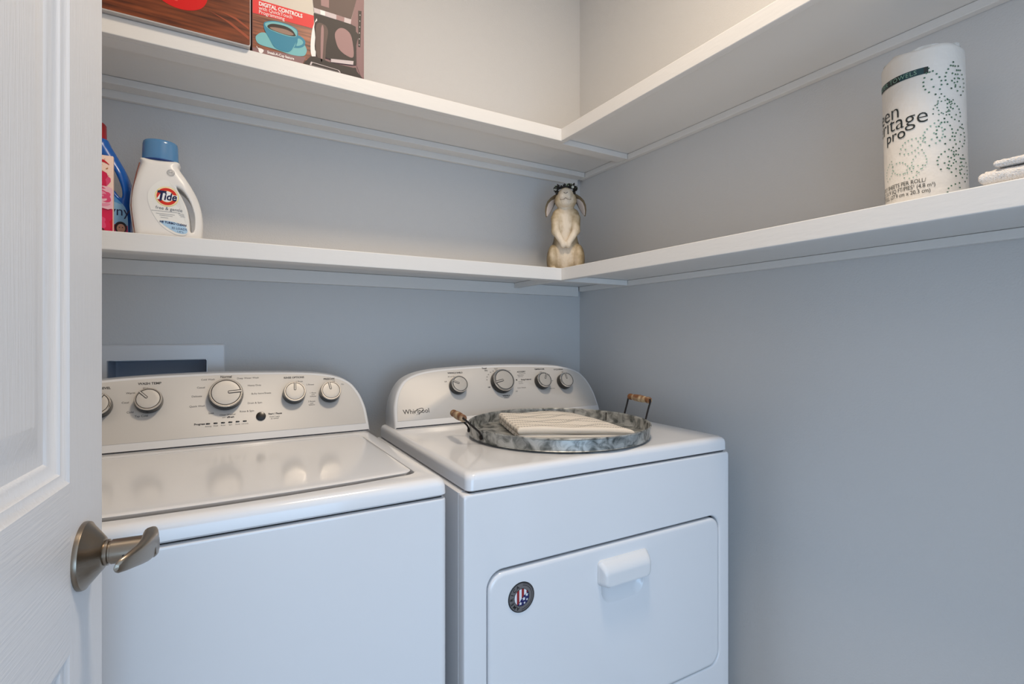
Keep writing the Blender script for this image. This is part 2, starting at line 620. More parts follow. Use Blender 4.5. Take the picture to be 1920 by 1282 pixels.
def console(parent, hw, xc, zd, yback, scale=1.0):
    """white housing with a raised silver panel; front base line at local y = 0"""
    def fp(x, h, off=0.0):
        return Vector((xc + x, h * K / NK - off / NK, zd + h / NK + off * K / NK))
    A0 = arch(hw, 0, 0, scale)
    bm = bmesh.new()
    loops = [[(xc + x * 0.985, yback, zd + h / NK * 0.99) for x, h in A0],
             [(xc + x, yback - 0.006, zd + h / NK) for x, h in A0],
             [fp(x, h, -0.009) for x, h in A0],
             [fp(x, h, -0.003) for x, h in arch(hw, 0.0012, 0.0, scale)],
             [fp(x, h, 0.0) for x, h in arch(hw, 0.0045, 0.002, scale)]]
    stack(bm, loops)
    obj('console_housing', bm, M['plastic'], parent, ang=50)
    bm = bmesh.new()
    A = arch(hw, 0.0085, 0.0185, scale)
    B = arch(hw, 0.0095, 0.0193, scale)
    stack(bm, [[fp(x, h, -0.001) for x, h in A], [fp(x, h, 0.0006) for x, h in A], [fp(x, h, 0.0012) for x, h in B]])
    obj('control_panel', bm, M['panel'], parent, label='silver grey control panel')
    bm = bmesh.new()
    box(bm, xc - hw * 0.99, xc + hw * 0.99, 0.001, yback - 0.01, zd - 0.0006, zd + 0.0014)
    obj('shadow_strip', bm, M['dark'], parent, smooth=False)  # dark strip standing in for the shade line under the console
    return lambda x, h, lay=0.0: fp(x, h, 0.0012 + lay)


def knob(parent, fp, x, h, r, ang, tall=0.025):
    """black skirt, chrome bezel, satin face with a pointer"""
    o = fp(x, h, 0.0)
    ex = Vector((1, 0, 0))
    ey = (fp(x, h + 0.01) - fp(x, h)).normalized()
    m = frame(o, ex, ey)
    bm = bmesh.new()
    lathe(bm, [(r * 1.0, 0.0005), (r * 1.05, 0.002), (r * 1.06, tall * 0.25), (r * 1.02, tall * 0.80)], m, 48)
    k = obj('control_knob', bm, M['black'], parent)
    bm = bmesh.new()
    lathe(bm, [(r * 1.0, tall * 0.79), (r * 1.005, tall * 0.85), (r * 0.99, tall * 0.94), (r * 0.95, tall * 1.0), (r * 0.89, tall * 1.0), (r * 0.87, tall * 0.95)], m, 48, cap1=False)
    obj('bezel', bm, M['chrome'], k)
    bm = bmesh.new()
    lathe(bm, [(r * 0.875, tall * 0.93), (r * 0.865, tall * 0.985), (r * 0.84, tall * 0.990), (r * 0.5, tall * 0.993), (r * 0.02, tall * 0.995)], m, 48)
    obj('knob_face', bm, M['kface'], k)
    a = R(ang)
    for nm, w, q0, za, zb, mm in (('pointer_groove', 0.105, 0.10, 0.985, 1.020, M['ink']), ('pointer', 0.050, 0.14, 0.99, 1.035, M['kface'])):
        bm = bmesh.new()
        pts = rrect(q0 * r, 0.93 * r, -w * r, w * r, w * r * 0.8, 3, 1)
        lo = []
        for zz in (tall * za, tall * zb):
            lo.append([m @ Vector((px * math.cos(a) - py * math.sin(a), px * math.sin(a) + py * math.cos(a), zz)) for px, py in pts])
        stack(bm, lo)
        if nm == 'pointer_groove':
            lathe(bm, [(r * 0.872, tall * 0.95), (r * 0.872, tall * 1.002), (r * 0.835, tall * 1.002), (r * 0.835, tall * 0.97)], m, 48, cap0=False, cap1=False)
        obj(nm, bm, mm, k, smooth=False)
    return k


def lettering(parent, fp, items, dials, dx=0.0, dots=()):
    """printed legends, one part for each control they belong to"""
    groups = {}
    for it in items:
        k = min(range(len(dials)), key=lambda i: math.hypot((it[1] - dials[i][0]) / dials[i][2], it[2] - dials[i][1]))
        groups.setdefault(k, []).append(it)
    for k, its in groups.items():
        bm = bmesh.new()
        for t_, x, h, sz, b in its:
            text(bm, t_, sz, fp, x + dx, h, bold=b)
        obj('dial_lettering', bm, M['ink'], parent, smooth=False)


def swash(bm, fn, x, y, s, mi=0):
    """the ring-like swirl drawn round a logo letter"""
    pts = []
    for i in range(40):
        a = R(200) - R(330) * i / 39
        pts.append((x + s * 0.95 * math.cos(a) * (1 - 0.12 * i / 39), y + s * 0.42 * math.sin(a) + s * 0.35 * math.cos(a)))
    for i in range(39):
        w = s * 0.035 * (0.4 + 1.2 * math.sin(PI * i / 39))
        (ax, ay), (bx_, by) = pts[i], pts[i + 1]
        l = math.hypot(bx_ - ax, by - ay)
        nx, ny = -(by - ay) / l * w, (bx_ - ax) / l * w
        poly(bm, [(ax - nx, ay - ny), (bx_ - nx, by - ny), (bx_ + nx, by + ny), (ax + nx, ay + ny)], fn, mi, 0.0003)


# ------------------------------------------------------------------ washing machine
WX, WY, ZD = 0.006, 1.355, 0.915
w = thing('washing_machine', 'white top-loading washing machine with its lid closed, beside the door', 'washing machine', (WX, WY, 0))
wx0, wx1, wy0, wy1 = -0.350, 0.350, 0.836 - WY, 1.462 - WY


def rl(x0, x1, y0, y1, r, z, bow=0.0, n=6, sub=6):
    out = []
    for x, y in rrect(x0, x1, y0, y1, r, n, sub):
        if bow and y < (y0 + y1) / 2 - 0.0:
            u = (x - (x0 + x1) / 2) / ((x1 - x0) / 2)
            ff = max(0.0, 1 - u * u)
            k = min(1.0, max(0, ((y0 + y1) / 2 - y) / ((y1 - y0) / 2)))
            y = y - bow * ff * k ** 3
        out.append((x, y, z))
    return out


bm = bmesh.new()
stack(bm, [rl(wx0 + 0.004, wx1 - 0.004, wy0 + 0.004, wy1, 0.010, 0.03), rl(wx0, wx1, wy0, wy1, 0.012, 0.034), rl(wx0, wx1, wy0, wy1, 0.012, 0.8745), rl(wx0 + 0.001, wx1 - 0.001, wy0 + 0.001, wy1, 0.012, 0.8775), rl(wx0 + 0.005, wx1 - 0.005, wy0 + 0.005, wy1, 0.010, 0.8795)])
obj('cabinet', bm, M['enamel'], w, wn=True)
bm = bmesh.new()
box(bm, wx0 + 0.008, wx1 - 0.008, wy0 + 0.008, wy1 - 0.01, 0.879, 0.884)
obj('seam_gasket', bm, M['dark'], w, smooth=False)
# lid outline
lx0, lx1, ly0, ly1 = -0.318, 0.310, 0.898 - WY, 1.300 - WY
BOW = 0.024
bm = bmesh.new()
stack(bm, [rl(wx0 + 0.004, wx1 - 0.004, wy0 + 0.004, wy1 - 0.004, 0.010, 0.8825), rl(wx0, wx1, wy0, wy1, 0.012, 0.886), rl(wx0, wx1, wy0, wy1, 0.014, 0.900), rl(wx0 + 0.0015, wx1 - 0.0015, wy0 + 0.002, wy1, 0.016, 0.907),
           rl(wx0 + 0.006, wx1 - 0.006, wy0 + 0.007, wy1, 0.018, 0.9125), rl(wx0 + 0.012, wx1 - 0.012, wy0 + 0.014, wy1, 0.02, 0.9146), rl(wx0 + 0.02, wx1 - 0.02, wy0 + 0.024, wy1 - 0.004, 0.02, ZD),
           rl(lx0 - 0.008, lx1 + 0.008, ly0 - 0.008, ly1 + 0.008, 0.024, ZD, BOW * 1.1), rl(lx0 - 0.005, lx1 + 0.005, ly0 - 0.005, ly1 + 0.005, 0.022, ZD - 0.0025, BOW * 1.15), rl(lx0 - 0.004, lx1 + 0.004, ly0 - 0.004, ly1 + 0.004, 0.021, ZD - 0.022, BOW * 1.15)])
obj('top_deck', bm, M['enamel'], w, wn=True)
bm = bmesh.new()
stack(bm, [rl(lx0 + 0.006, lx1 - 0.006, ly0 + 0.018, ly1 - 0.006, 0.018, ZD - 0.0130, BOW * 0.78), rl(lx0 + 0.001, lx1 - 0.001, ly0 + 0.003, ly1, 0.020, ZD - 0.0015, BOW * 0.78), rl(lx0 + 0.001, lx1 - 0.001, ly0 + 0.001, ly1 - 0.001, 0.020, ZD + 0.0010, BOW * 0.78),
           rl(lx0 + 0.004, lx1 - 0.004, ly0 + 0.004, ly1 - 0.004, 0.019, ZD + 0.0028, BOW * 0.78), rl(lx0 + 0.010, lx1 - 0.010, ly0 + 0.010, ly1 - 0.010, 0.016, ZD + 0.0034, BOW * 0.78), rl(lx0 + 0.03, lx1 - 0.03, ly0 + 0.03, ly1 - 0.02, 0.012, ZD + 0.0036, BOW * 0.78)])
obj('lid', bm, M['enamel'], w, wn=True)
for fx in (-0.3, 0.3):
    for fy in (wy0 + 0.05, wy1 - 0.05):
        bm = bmesh.new()
        lathe(bm, [(0.022, 0.0), (0.022, 0.008), (0.010, 0.010), (0.010, 0.034)], Matrix.Translation((fx, fy, 0)), 16)
        obj('levelling_foot', bm, M['dark'], w)
wf = console(w, 0.350, 0.0, ZD + 0.002, 1.462 - WY)
for x, h, r, a in ((-0.2236, 0.1042, 0.0255, 60), (-0.1331, 0.1089, 0.0255, 133), (0.0174, 0.1148, 0.0352, 4), (0.1683, 0.1093, 0.0255, 88), (0.2550, 0.1071, 0.0250, 100)):
    knob(w, wf, x, h, r, a)
bm = bmesh.new()
o = wf(0.0913, 0.0575)
mb = frame(o, (1, 0, 0), wf(0.0913, 0.0675) - o)
lathe(bm, [(0.0108, 0.0), (0.0108, 0.002), (0.0098, 0.0035), (0.006, 0.0042), (0.001, 0.0044)], mb, 32)
obj('start_button', bm, M['black'], w, label='glossy black start button')
for i in range(6):
    x, h = -0.0194 + 0.0151 * i, 0.0486
    bm = bmesh.new()
    stack(bm, [[wf(a, b, l) for a, b in rrect(x - 0.0042 + d, x + 0.0042 - d, h - 0.0017 + d, h + 0.0017 - d, 0.0016, 4, 1)] for l, d in ((0.0, 0), (0.0005, 0.0), (0.0008, 0.0004))])
    obj('indicator_light', bm, M['black'], w)
BD = 0.00022
lettering(w, wf, (('WATER LEVEL', -0.2265, 0.1465, 0.0072, BD), ('WASH TEMP', -0.1337, 0.1533, 0.0078, BD), ('Hot', -0.1411, 0.1425, 0.0062, 0), ('Warm', -0.1679, 0.1323, 0.0064, 0), ('Cool', -0.1764, 0.1105, 0.0064, 0),
                       ('Cold', -0.1668, 0.0877, 0.0064, 0), ('Tap Cold', -0.1463, 0.0775, 0.0064, 0), ('Normal', 0.0181, 0.1632, 0.0078, BD), ('Cold Wash', -0.0198, 0.1577, 0.0062, 0), ('Casual', -0.0339, 0.1382, 0.0062, 0),
                       ('Delicate', -0.0422, 0.1168, 0.0062, 0), ('Quick Wash', -0.0409, 0.0925, 0.0062, 0), ('Soak', -0.0130, 0.0735, 0.0060, 0), ('Clean Washer', 0.0207, 0.0675, 0.0058, 0), ('with', 0.0130, 0.0612, 0.0046, 0), ('affresh', 0.0265, 0.0612, 0.0056, BD),
                       ('Deep Water Wash', 0.0654, 0.1579, 0.0062, 0), ('Heavy Duty', 0.0791, 0.1382, 0.0062, 0), ('Bulky Items/Sheets', 0.0939, 0.1164, 0.0058, 0), ('Drain & Spin', 0.0791, 0.0926, 0.0062, 0), ('Rinse & Spin', 0.0613, 0.0729, 0.0062, 0),
                       ('RINSE OPTIONS', 0.1707, 0.1546, 0.0068, BD), ('1 Rinse', 0.1829, 0.1435, 0.0056, 0), ('2 Rinses', 0.2088, 0.1335, 0.0056, 0), ('1 Rinse', 0.2140, 0.1105, 0.0052, 0), ('with', 0.2140, 0.1055, 0.0046, 0), ('Softener', 0.2140, 0.1011, 0.0046, 0),
                       ('2 Rinses', 0.2095, 0.0877, 0.0052, 0), ('with', 0.2095, 0.0826, 0.0046, 0), ('Softener', 0.2095, 0.0784, 0.0046, 0), ('PRESOAK', 0.2571, 0.1469, 0.0068, BD), ('Off', 0.2674, 0.1395, 0.0052, 0), ('On', 0.2901, 0.1302, 0.0056, 0),
                       ('Start / Pause', 0.1230, 0.0621, 0.0060, BD), ('Hold 3 secs', 0.1215, 0.0545, 0.0048, 0), ('to cancel', 0.1215, 0.0500, 0.0048, 0), ('Progress', -0.0360, 0.0490, 0.0062, BD),
                       ('Sensing', -0.0188, 0.0424, 0.0042, 0), ('Wash', -0.0040, 0.0424, 0.0042, 0), ('Rinse', 0.0110, 0.0424, 0.0042, 0), ('Spin', 0.0262, 0.0424, 0.0042, 0), ('Done', 0.0412, 0.0424, 0.0042, 0), ('Lid Lock', 0.0567, 0.0424, 0.0042, 0)),
          ((-0.2236, 0.1042, 1), (-0.1331, 0.1089, 1), (0.0174, 0.1148, 1.5), (0.1850, 0.1093, 1), (0.2700, 0.1071, 1), (0.105, 0.055, 0.8), (0.0174, 0.045, 2.0)))

# ------------------------------------------------------------------ dryer
d = thing('clothes_dryer', 'white front-opening clothes dryer with a tray on top, in the corner', 'dryer', (0.417, 1.334, 0), R(-0.9))
cx0, cx1, fy, by = -0.022, 0.7025, -0.4984, 0.106
bm = bmesh.new()
stack(bm, [rl(cx0, cx1, fy + 0.022, by, 0.004, 0.03), rl(cx0, cx1, fy + 0.022, by, 0.004, 0.876), rl(cx0 + 0.004, cx1 - 0.004, fy + 0.024, by, 0.004, 0.8785)])
obj('cabinet', bm, M['enamel'], d, wn=True)
bm = bmesh.new()
box(bm, cx0 + 0.014, cx1 - 0.014, fy + 0.008, by - 0.01, 0.8765, 0.8815)
obj('seam_gasket', bm, M['dark'], d, smooth=False)
tx0, tx1 = cx0 + 0.008, cx1 - 0.004
bm = bmesh.new()
stack(bm, [rl(tx0 + 0.003, tx1 - 0.003, fy + 0.005, by, 0.012, 0.8800), rl(tx0, tx1, fy + 0.001, by, 0.014, 0.8830), rl(tx0, tx1, fy + 0.001, by, 0.015, 0.9010), rl(tx0 + 0.001, tx1 - 0.001, fy + 0.0025, by, 0.016, 0.9075), rl(tx0 + 0.004, tx1 - 0.004, fy + 0.006, by, 0.018, 0.9122),
           rl(tx0 + 0.009, tx1 - 0.009, fy + 0.012, by, 0.02, 0.9144), rl(tx0 + 0.016, tx1 - 0.016, fy + 0.020, by - 0.004, 0.02, ZD)])
obj('worktop', bm, M['enamel'], d, wn=True)
# front panel with the door opening
dx0, dx1, dz0, dz1 = 0.0264, 0.6657, ZD - 0.556, ZD - 0.1885


def rz(x0, x1, z0, z1, r, y, n=8, sub=6):
    return [(x, y, z) for x, z in rrect(x0, x1, z0, z1, r, n, sub)]


bm = bmesh.new()
zt = 0.8775
stack(bm, [rz(cx0, cx1, 0.03, zt, 0.004, fy + 0.020), rz(cx0, cx1, 0.03, zt, 0.006, fy + 0.006), rz(cx0 + 0.002, cx1 - 0.002, 0.032, zt - 0.002, 0.006, fy + 0.0017), rz(cx0 + 0.006, cx1 - 0.006, 0.036, zt - 0.006, 0.006, fy),
           rz(dx0 - 0.004, dx1 + 0.004, dz0 - 0.004, dz1 + 0.004, 0.036, fy), rz(dx0 - 0.0008, dx1 + 0.0008, dz0 - 0.0008, dz1 + 0.0008, 0.034, fy + 0.0025), rz(dx0, dx1, dz0, dz1, 0.034, fy + 0.0045), rz(dx0, dx1, dz0, dz1, 0.034, fy + 0.016)], True, False)
obj('front_panel', bm, M['enamel'], d, wn=True)
bm = bmesh.new()
stack(bm, [rz(dx0 - 0.003, dx1 + 0.003, dz0 - 0.003, dz1 + 0.003, 0.036, fy + y) for y in (0.0165, 0.0195)])
obj('door_gasket', bm, M['dark'], d)
px0, px1, pz0, pz1 = 0.296, 0.412, ZD - 0.318, ZD - 0.236
ie, it = 0.002, 0.0045
bm = bmesh.new()
stack(bm, [rz(dx0 + ie + 0.001, dx1 - ie - 0.001, dz0 + ie + 0.001, dz1 - it - 0.001, 0.030, fy + 0.0155), rz(dx0 + ie, dx1 - ie, dz0 + ie, dz1 - it, 0.032, fy + 0.006), rz(dx0 + ie + 0.001, dx1 - ie - 0.001, dz0 + ie + 0.001, dz1 - it - 0.001, 0.032, fy + 0.002),
           rz(dx0 + ie + 0.004, dx1 - ie - 0.004, dz0 + ie + 0.004, dz1 - it - 0.004, 0.030, fy - 0.0005), rz(dx0 + ie + 0.009, dx1 - ie - 0.009, dz0 + ie + 0.009, dz1 - it - 0.009, 0.027, fy - 0.0012),
           rz(px0 - 0.003, px1 + 0.003, pz0 - 0.003, pz1 + 0.003, 0.032, fy - 0.0012), rz(px0, px1, pz0, pz1, 0.030, fy + 0.0005), rz(px0 + 0.004, px1 - 0.004, pz0 + 0.010, pz1 - 0.002, 0.028, fy + 0.008), rz(px0 + 0.012, px1 - 0.012, pz0 + 0.026, pz1 - 0.010, 0.02, fy + 0.0125)])
dd = obj('dryer_door', bm, M['enamel'], d, wn=True)
hx0, hx1, hz0, hz1 = 0.2835, 0.4235, ZD - 0.2745, ZD - 0.2215
bm = bmesh.new()
stack(bm, [rz(hx0, hx1, hz0, hz1, 0.010, fy - 0.001), rz(hx0, hx1, hz0, hz1, 0.010, fy - 0.004), rz(hx0 + 0.002, hx1 - 0.002, hz0 + 0.0005, hz1 - 0.003, 0.010, fy - 0.006), rz(hx0 + 0.003, hx1 - 0.003, hz0 + 0.0005, hz1 - 0.006, 0.010, fy - 0.012),
           rz(hx0 + 0.006, hx1 - 0.006, hz0 + 0.001, hz1 - 0.014, 0.010, fy - 0.019), rz(hx0 + 0.010, hx1 - 0.010, hz0 + 0.0025, hz1 - 0.021, 0.008, fy - 0.0215), rz(hx0 + 0.015, hx1 - 0.015, hz0 + 0.006, hz1 - 0.026, 0.004, fy - 0.0222)])
obj('door_handle', bm, M['plastic'], dd, wn=True)
# round badge
bm = bmesh.new()
bcx, bcz = 0.098, ZD - 0.2495


def bfn(x, y, lay=0.0):
    return Vector((bcx + x, fy - 0.0015 - lay, bcz + y))


bmats = [flat('badge charcoal', (112, 108, 108), 0.35), flat('badge black', (16, 16, 20)), flat('badge white', (232, 232, 236)), flat('badge red', (150, 30, 34)), flat('badge blue', (24, 28, 92))]
stack(bm, [[bfn(x, y, l) for x, y in circle(r, 56)] for r, l in ((0.0288, 0.0), (0.0288, 0.0008), (0.0278, 0.0012))], mi=1)
poly(bm, circle(0.0270, 56), bfn, 0, 0.0014)
for r0, r1 in ((0.0168, 0.0158), (0.0232, 0.0222), (0.0262, 0.0254)):
    for i in range(56):
        a0, a1 = 2 * PI * i / 56, 2 * PI * (i + 1) / 56
        if r0 > 0.02 and 1.5 < (a0 + a1) / 2 < 4.75:
            continue
        poly(bm, [(r0 * math.cos(a0), r0 * math.sin(a0)), (r0 * math.cos(a1), r0 * math.sin(a1)), (r1 * math.cos(a1), r1 * math.sin(a1)), (r1 * math.cos(a0), r1 * math.sin(a0))], bfn, 1, 0.0016)
RI = 0.0158
nst = 6
for i in range(nst):
    xa, xb = -RI + 2 * RI * i / nst, -RI + 2 * RI * (i + 1) / nst
    pts = []
    for k in range(9):
        x = xa + (xb - xa) * k / 8
        pts.append((x, -math.sqrt(max(0, RI * RI - x * x))))
    for k in range(9):
        x = xb + (xa - xb) * k / 8
        pts.append((x, math.sqrt(max(0, RI * RI - x * x))))
    poly(bm, pts, bfn, 2 if i % 2 == 0 else 3, 0.0016)
pts = []
for k in range(25):
    a = R(-125 + 155 * k / 24)
    pts.append((RI * math.cos(a), RI * math.sin(a)))
poly(bm, pts + [(0.004, 0.002), (-0.003, -0.006)], bfn, 4, 0.0019)


def star(cx, cy, r, a0=90):
    return [(cx + (r if i % 2 == 0 else r * 0.42) * math.cos(R(a0 + 36 * i)), cy + (r if i % 2 == 0 else r * 0.42) * math.sin(R(a0 + 36 * i))) for i in range(10)]


for sx_, sy_, sr in ((0.0045, -0.0035, 0.0042), (-0.003, -0.0112, 0.0040), (0.0110, 0.0030, 0.0040), (0.006, -0.0115, 0.0028), (0.0115, -0.006, 0.0028)):
    poly(bm, star(sx_, sy_, sr), bfn, 2, 0.0022)
for i, ch in enumerate('AMERICA'):
    a = R(247 - i * 22.3)
    text(bm, ch, 0.0092, bfn, 0.0216 * math.cos(a), 0.0216 * math.sin(a), mi=1, lay=0.0018, bold=0.0002, rot=a - PI / 2)
obj('round_badge', bm, bmats, dd, smooth=False, label='round charcoal flag badge')
for fx in (0.05, 0.63):
    for fyy in (fy + 0.07, by - 0.05):
        bm = bmesh.new()
        lathe(bm, [(0.022, 0.0), (0.022, 0.008), (0.010, 0.010), (0.010, 0.034)], Matrix.Translation((fx, fyy, 0)), 16)
        obj('levelling_foot', bm, M['dark'], d)
DXC = 0.3500
df = console(d, 0.3495, DXC, ZD + 0.002, by - 0.002, 0.985)
DO = 0.3515 - DXC
for x, h, r, a in ((-0.1525, 0.1094, 0.0250, 155), (-0.0045, 0.1151, 0.0350, 192), (0.1416, 0.1093, 0.0250, 62), (0.2269, 0.1054, 0.0250, 95)):
    knob(d, df, x + DO, h, r, a)
lettering(d, df, (('WRINKLE SHIELD', -0.1516, 0.1519, 0.0062, BD), ('60 min On', -0.1655, 0.1406, 0.0052, 0), ('Off', -0.1865, 0.1256, 0.0056, 0), ('Timed', -0.0530, 0.1630, 0.0064, BD), ('Dry', -0.0480, 0.1558, 0.0062, BD),
                       ('ACCUDRY', 0.0753, 0.1470, 0.0066, BD), ('Sensor Drying', 0.0770, 0.1415, 0.0042, 0), ('TEMPERATURE', 0.1456, 0.1535, 0.0058, BD), ('High', 0.1485, 0.1432, 0.0048, 0), ('Med', 0.1760, 0.1335, 0.0048, 0), ('Low', 0.1840, 0.1120, 0.0048, 0),
                       ('Extra Low', 0.1770, 0.0860, 0.0046, 0), ('CYCLE SIGNAL', 0.2195, 0.1500, 0.0056, BD), ('Off', 0.2330, 0.1400, 0.0048, 0), ('On', 0.2600, 0.1280, 0.0048, 0),
                       ('Energy Preferred', 0.0870, 0.1205, 0.0054, BD), ('Heavy Duty', 0.0700, 0.1360, 0.0048, 0), ('Extra Dry', 0.0690, 0.1310, 0.0044, 0), ('Normal', 0.0640, 0.1140, 0.0048, 0), ('Less Dry', 0.0650, 0.1085, 0.0044, 0), ('Casual / Delicate', 0.0640, 0.0940, 0.0046, 0), ('Off', 0.0430, 0.0830, 0.0054, 0),
                       ('Off', -0.0490, 0.1010, 0.0056, BD), ('WRINKLE', 0.0037, 0.0712, 0.0058, BD), ('SHIELD', 0.0042, 0.0648, 0.0056, 0), ('20', -0.0515, 0.1255, 0.0048, 0), ('30', -0.0490, 0.1345, 0.0048, 0), ('40', -0.0430, 0.1420, 0.0048, 0), ('50', -0.0340, 0.1490, 0.0048, 0), ('60', -0.0240, 0.1530, 0.0048, 0),
                       ('Quick', -0.0130, 0.1610, 0.0050, 0), ('Dry', -0.0120, 0.1555, 0.0050, 0), ('Air Only', 0.0050, 0.1560, 0.0046, 0), ('Cool Down', 0.0260, 0.1525, 0.0044, 0)),
          ((-0.1525, 0.1094, 1), (-0.0045, 0.1151, 1.5), (0.1550, 0.1093, 0.8), (0.2350, 0.1054, 0.8)), DO)
bm = bmesh.new()
poly(bm, circle(0.0025, 16, 0.0520 + DO, 0.1205), df, 0, 0.0003)
obj('marker_dot', bm, M['ink'], d, smooth=False)
bm = bmesh.new()
text(bm, 'Whirlpool', 0.0185, df, -0.2865 + DO, 0.0430, bold=0.0001, sx=0.98)
swash(bm, df, -0.2800 + DO, 0.0425, 0.016)
obj('brand_lettering', bm, M['ink'], d, smooth=False)

# ------------------------------------------------------------------ tray and folded towel on the dryer
TX, TY, TZ, TR = 0.7590, 1.0640, ZD + 0.0006, 0.2300
tray = thing('serving_tray', 'round galvanised metal tray with two wooden handles on the dryer', 'tray', (TX, TY, TZ))
bm = bmesh.new()
lathe(bm, [(TR * 0.930, 0.0), (TR * 0.935, 0.0030), (TR * 0.980, 0.0036), (TR * 0.990, 0.0045), (TR * 0.984, 0.0060), (TR * 0.986, 0.0080), (TR * 0.990, 0.0290), (TR * 0.998, 0.0300), (TR * 1.003, 0.0318), (TR * 0.998, 0.0336), (TR * 0.989, 0.0334), (TR * 0.984, 0.0318), (TR * 0.982, 0.0280), (TR * 0.978, 0.0070), (TR * 0.970, 0.0045), (0.0, 0.0045)], n=120)
obj('tray_pan', bm, M['galv'], tray)
for ang in (25, 155, 205, 335):
    a = R(ang - 8)
    bm = bmesh.new()
    m = frame((TR * 0.9800 * math.cos(a), TR * 0.9800 * math.sin(a), 0.018), (-math.sin(a), math.cos(a), 0), (0, 0, 1))
    stack(bm, [[m @ Vector((x, y, z)) for x, y in rrect(-0.0012, 0.0012, -0.0115, 0.0115, 0.0003, 2, 1)] for z in (-0.001, 0.0012)])
    obj('seam_strip', bm, M['iron'], tray)
for ph, rg, hg in ((171, 0.264, 0.061), (-10, 0.2435, 0.0800)):
    a = R(ph)
    er = Vector((math.cos(a), math.sin(a), 0))
    et = Vector((-math.sin(a), math.cos(a), 0))
    foot_r = TR * 0.9955
    hs = 0.050
    for s in (-1, 1):
        bm = bmesh.new()
        ta = a + s * 0.050 / TR
        f0 = Vector((foot_r * math.cos(ta), foot_r * math.sin(ta), 0.0155))
        f1 = f0 + Vector((math.cos(ta), math.sin(ta), 0)) * 0.004 + Vector((0, 0, 0.012))
        g1 = er * rg + et * s * hs + Vector((0, 0, hg))
        mid = f1.lerp(g1, 0.55)
        tube(bm, spline([f0, f1, mid, g1, g1 - et * s * 0.012], 5), 0.0024, 8)
        m = frame(Vector((foot_r * math.cos(ta), foot_r * math.sin(ta), 0.0155)) - Vector((math.cos(ta), math.sin(ta), 0)) * 0.001, (-math.sin(ta), math.cos(ta), 0), (0, 0, 1))
        lathe(bm, [(0.0055, -0.0005), (0.0055, 0.0028), (0.003, 0.0045)], m, 16)
        obj('handle_bracket', bm, M['iron'], tray)
    bm = bmesh.new()
    m = frame(er * rg + Vector((0, 0, hg)), er, Vector((0, 0, 1)))
    prof = [(0.0050, -0.047), (0.0078, -0.0465), (0.0086, -0.044), (0.0086, -0.037), (0.0070, -0.034), (0.0076, -0.030), (0.0092, -0.018), (0.0098, 0.0), (0.0092, 0.018), (0.0076, 0.030), (0.0070, 0.034), (0.0086, 0.037), (0.0086, 0.044), (0.0078, 0.0465), (0.0050, 0.047)]
    lathe(bm, prof, m, 24)
    obj('wooden_grip', bm, M['grip'], tray)

# towel with an ogee pattern of stitched double lines
mt = bpy.data.materials.new('cream stitched cotton')
mt.use_nodes = True
nt = mt.node_tree
bs = nt.nodes['Principled BSDF']
bs.inputs['Roughness'].default_value = 0.9
uvn = nt.nodes.new('ShaderNodeUVMap')
sep = nt.nodes.new('ShaderNodeSeparateXYZ')
nt.links.new(uvn.outputs['UV'], sep.inputs[0])


def mth(op, a, b=None, c=None):
    n = nt.nodes.new('ShaderNodeMath')
    n.operation = op
    for i, v in enumerate((a, b, c)):
        if v is None:
            continue
        if isinstance(v, (int, float)):
            n.inputs[i].default_value = v
        else:
            nt.links.new(v, n.inputs[i])
    return n.outputs[0]


U, V = sep.outputs[0], sep.outputs[1]
wave = mth('MULTIPLY', mth('SINE', mth('MULTIPLY', U, 2 * PI / 0.19)), 0.0180)
dash = mth('GREATER_THAN', mth('FRACT', mth('MULTIPLY', U, 1 / 0.0062)), 0.32)
tot = None
for sg, ph in ((1, 0.0), (-1, 0.0)):
    q = mth('ADD', V, mth('MULTIPLY', wave, sg))
    fr = mth('MULTIPLY', mth('ABSOLUTE', mth('SUBTRACT', mth('FRACT', mth('MULTIPLY', q, 1 / 0.072)), 0.5)), 0.072)
    ln = mth('LESS_THAN', mth('ABSOLUTE', mth('SUBTRACT', fr, 0.0042)), 0.0015)
    tot = ln if tot is None else mth('MAXIMUM', tot, ln)
tot = mth('MULTIPLY', tot, dash)
mx = nt.nodes.new('ShaderNodeMix')
mx.data_type = 'RGBA'
mx.inputs[6].default_value = lin((243, 234, 222))
mx.inputs[7].default_value = lin((70, 66, 66))
nt.links.new(tot, mx.inputs[0])
nt.links.new(mx.outputs[2], bs.inputs['Base Color'])
nz = nt.nodes.new('ShaderNodeTexNoise')
nz.inputs['Scale'].default_value = 900
bp = nt.nodes.new('ShaderNodeBump')
bp.inputs['Distance'].default_value = 0.0006
nt.links.new(uvn.outputs['UV'], nz.inputs['Vector'])
nt.links.new(nz.outputs['Fac'], bp.inputs['Height'])
nt.links.new(bp.outputs['Normal'], bs.inputs['Normal'])

towel = thing('folded_towel', 'folded cream cotton towel with grey stitched waves lying in the tray', 'towel', (TX, TY, TZ + 0.0045))
# corners in tray coordinates (left, back, right, front)
TC = [Vector((-0.148, -0.045)), Vector((-0.075, 0.182)), Vector((0.158, 0.145)), Vector((0.106, -0.165))]


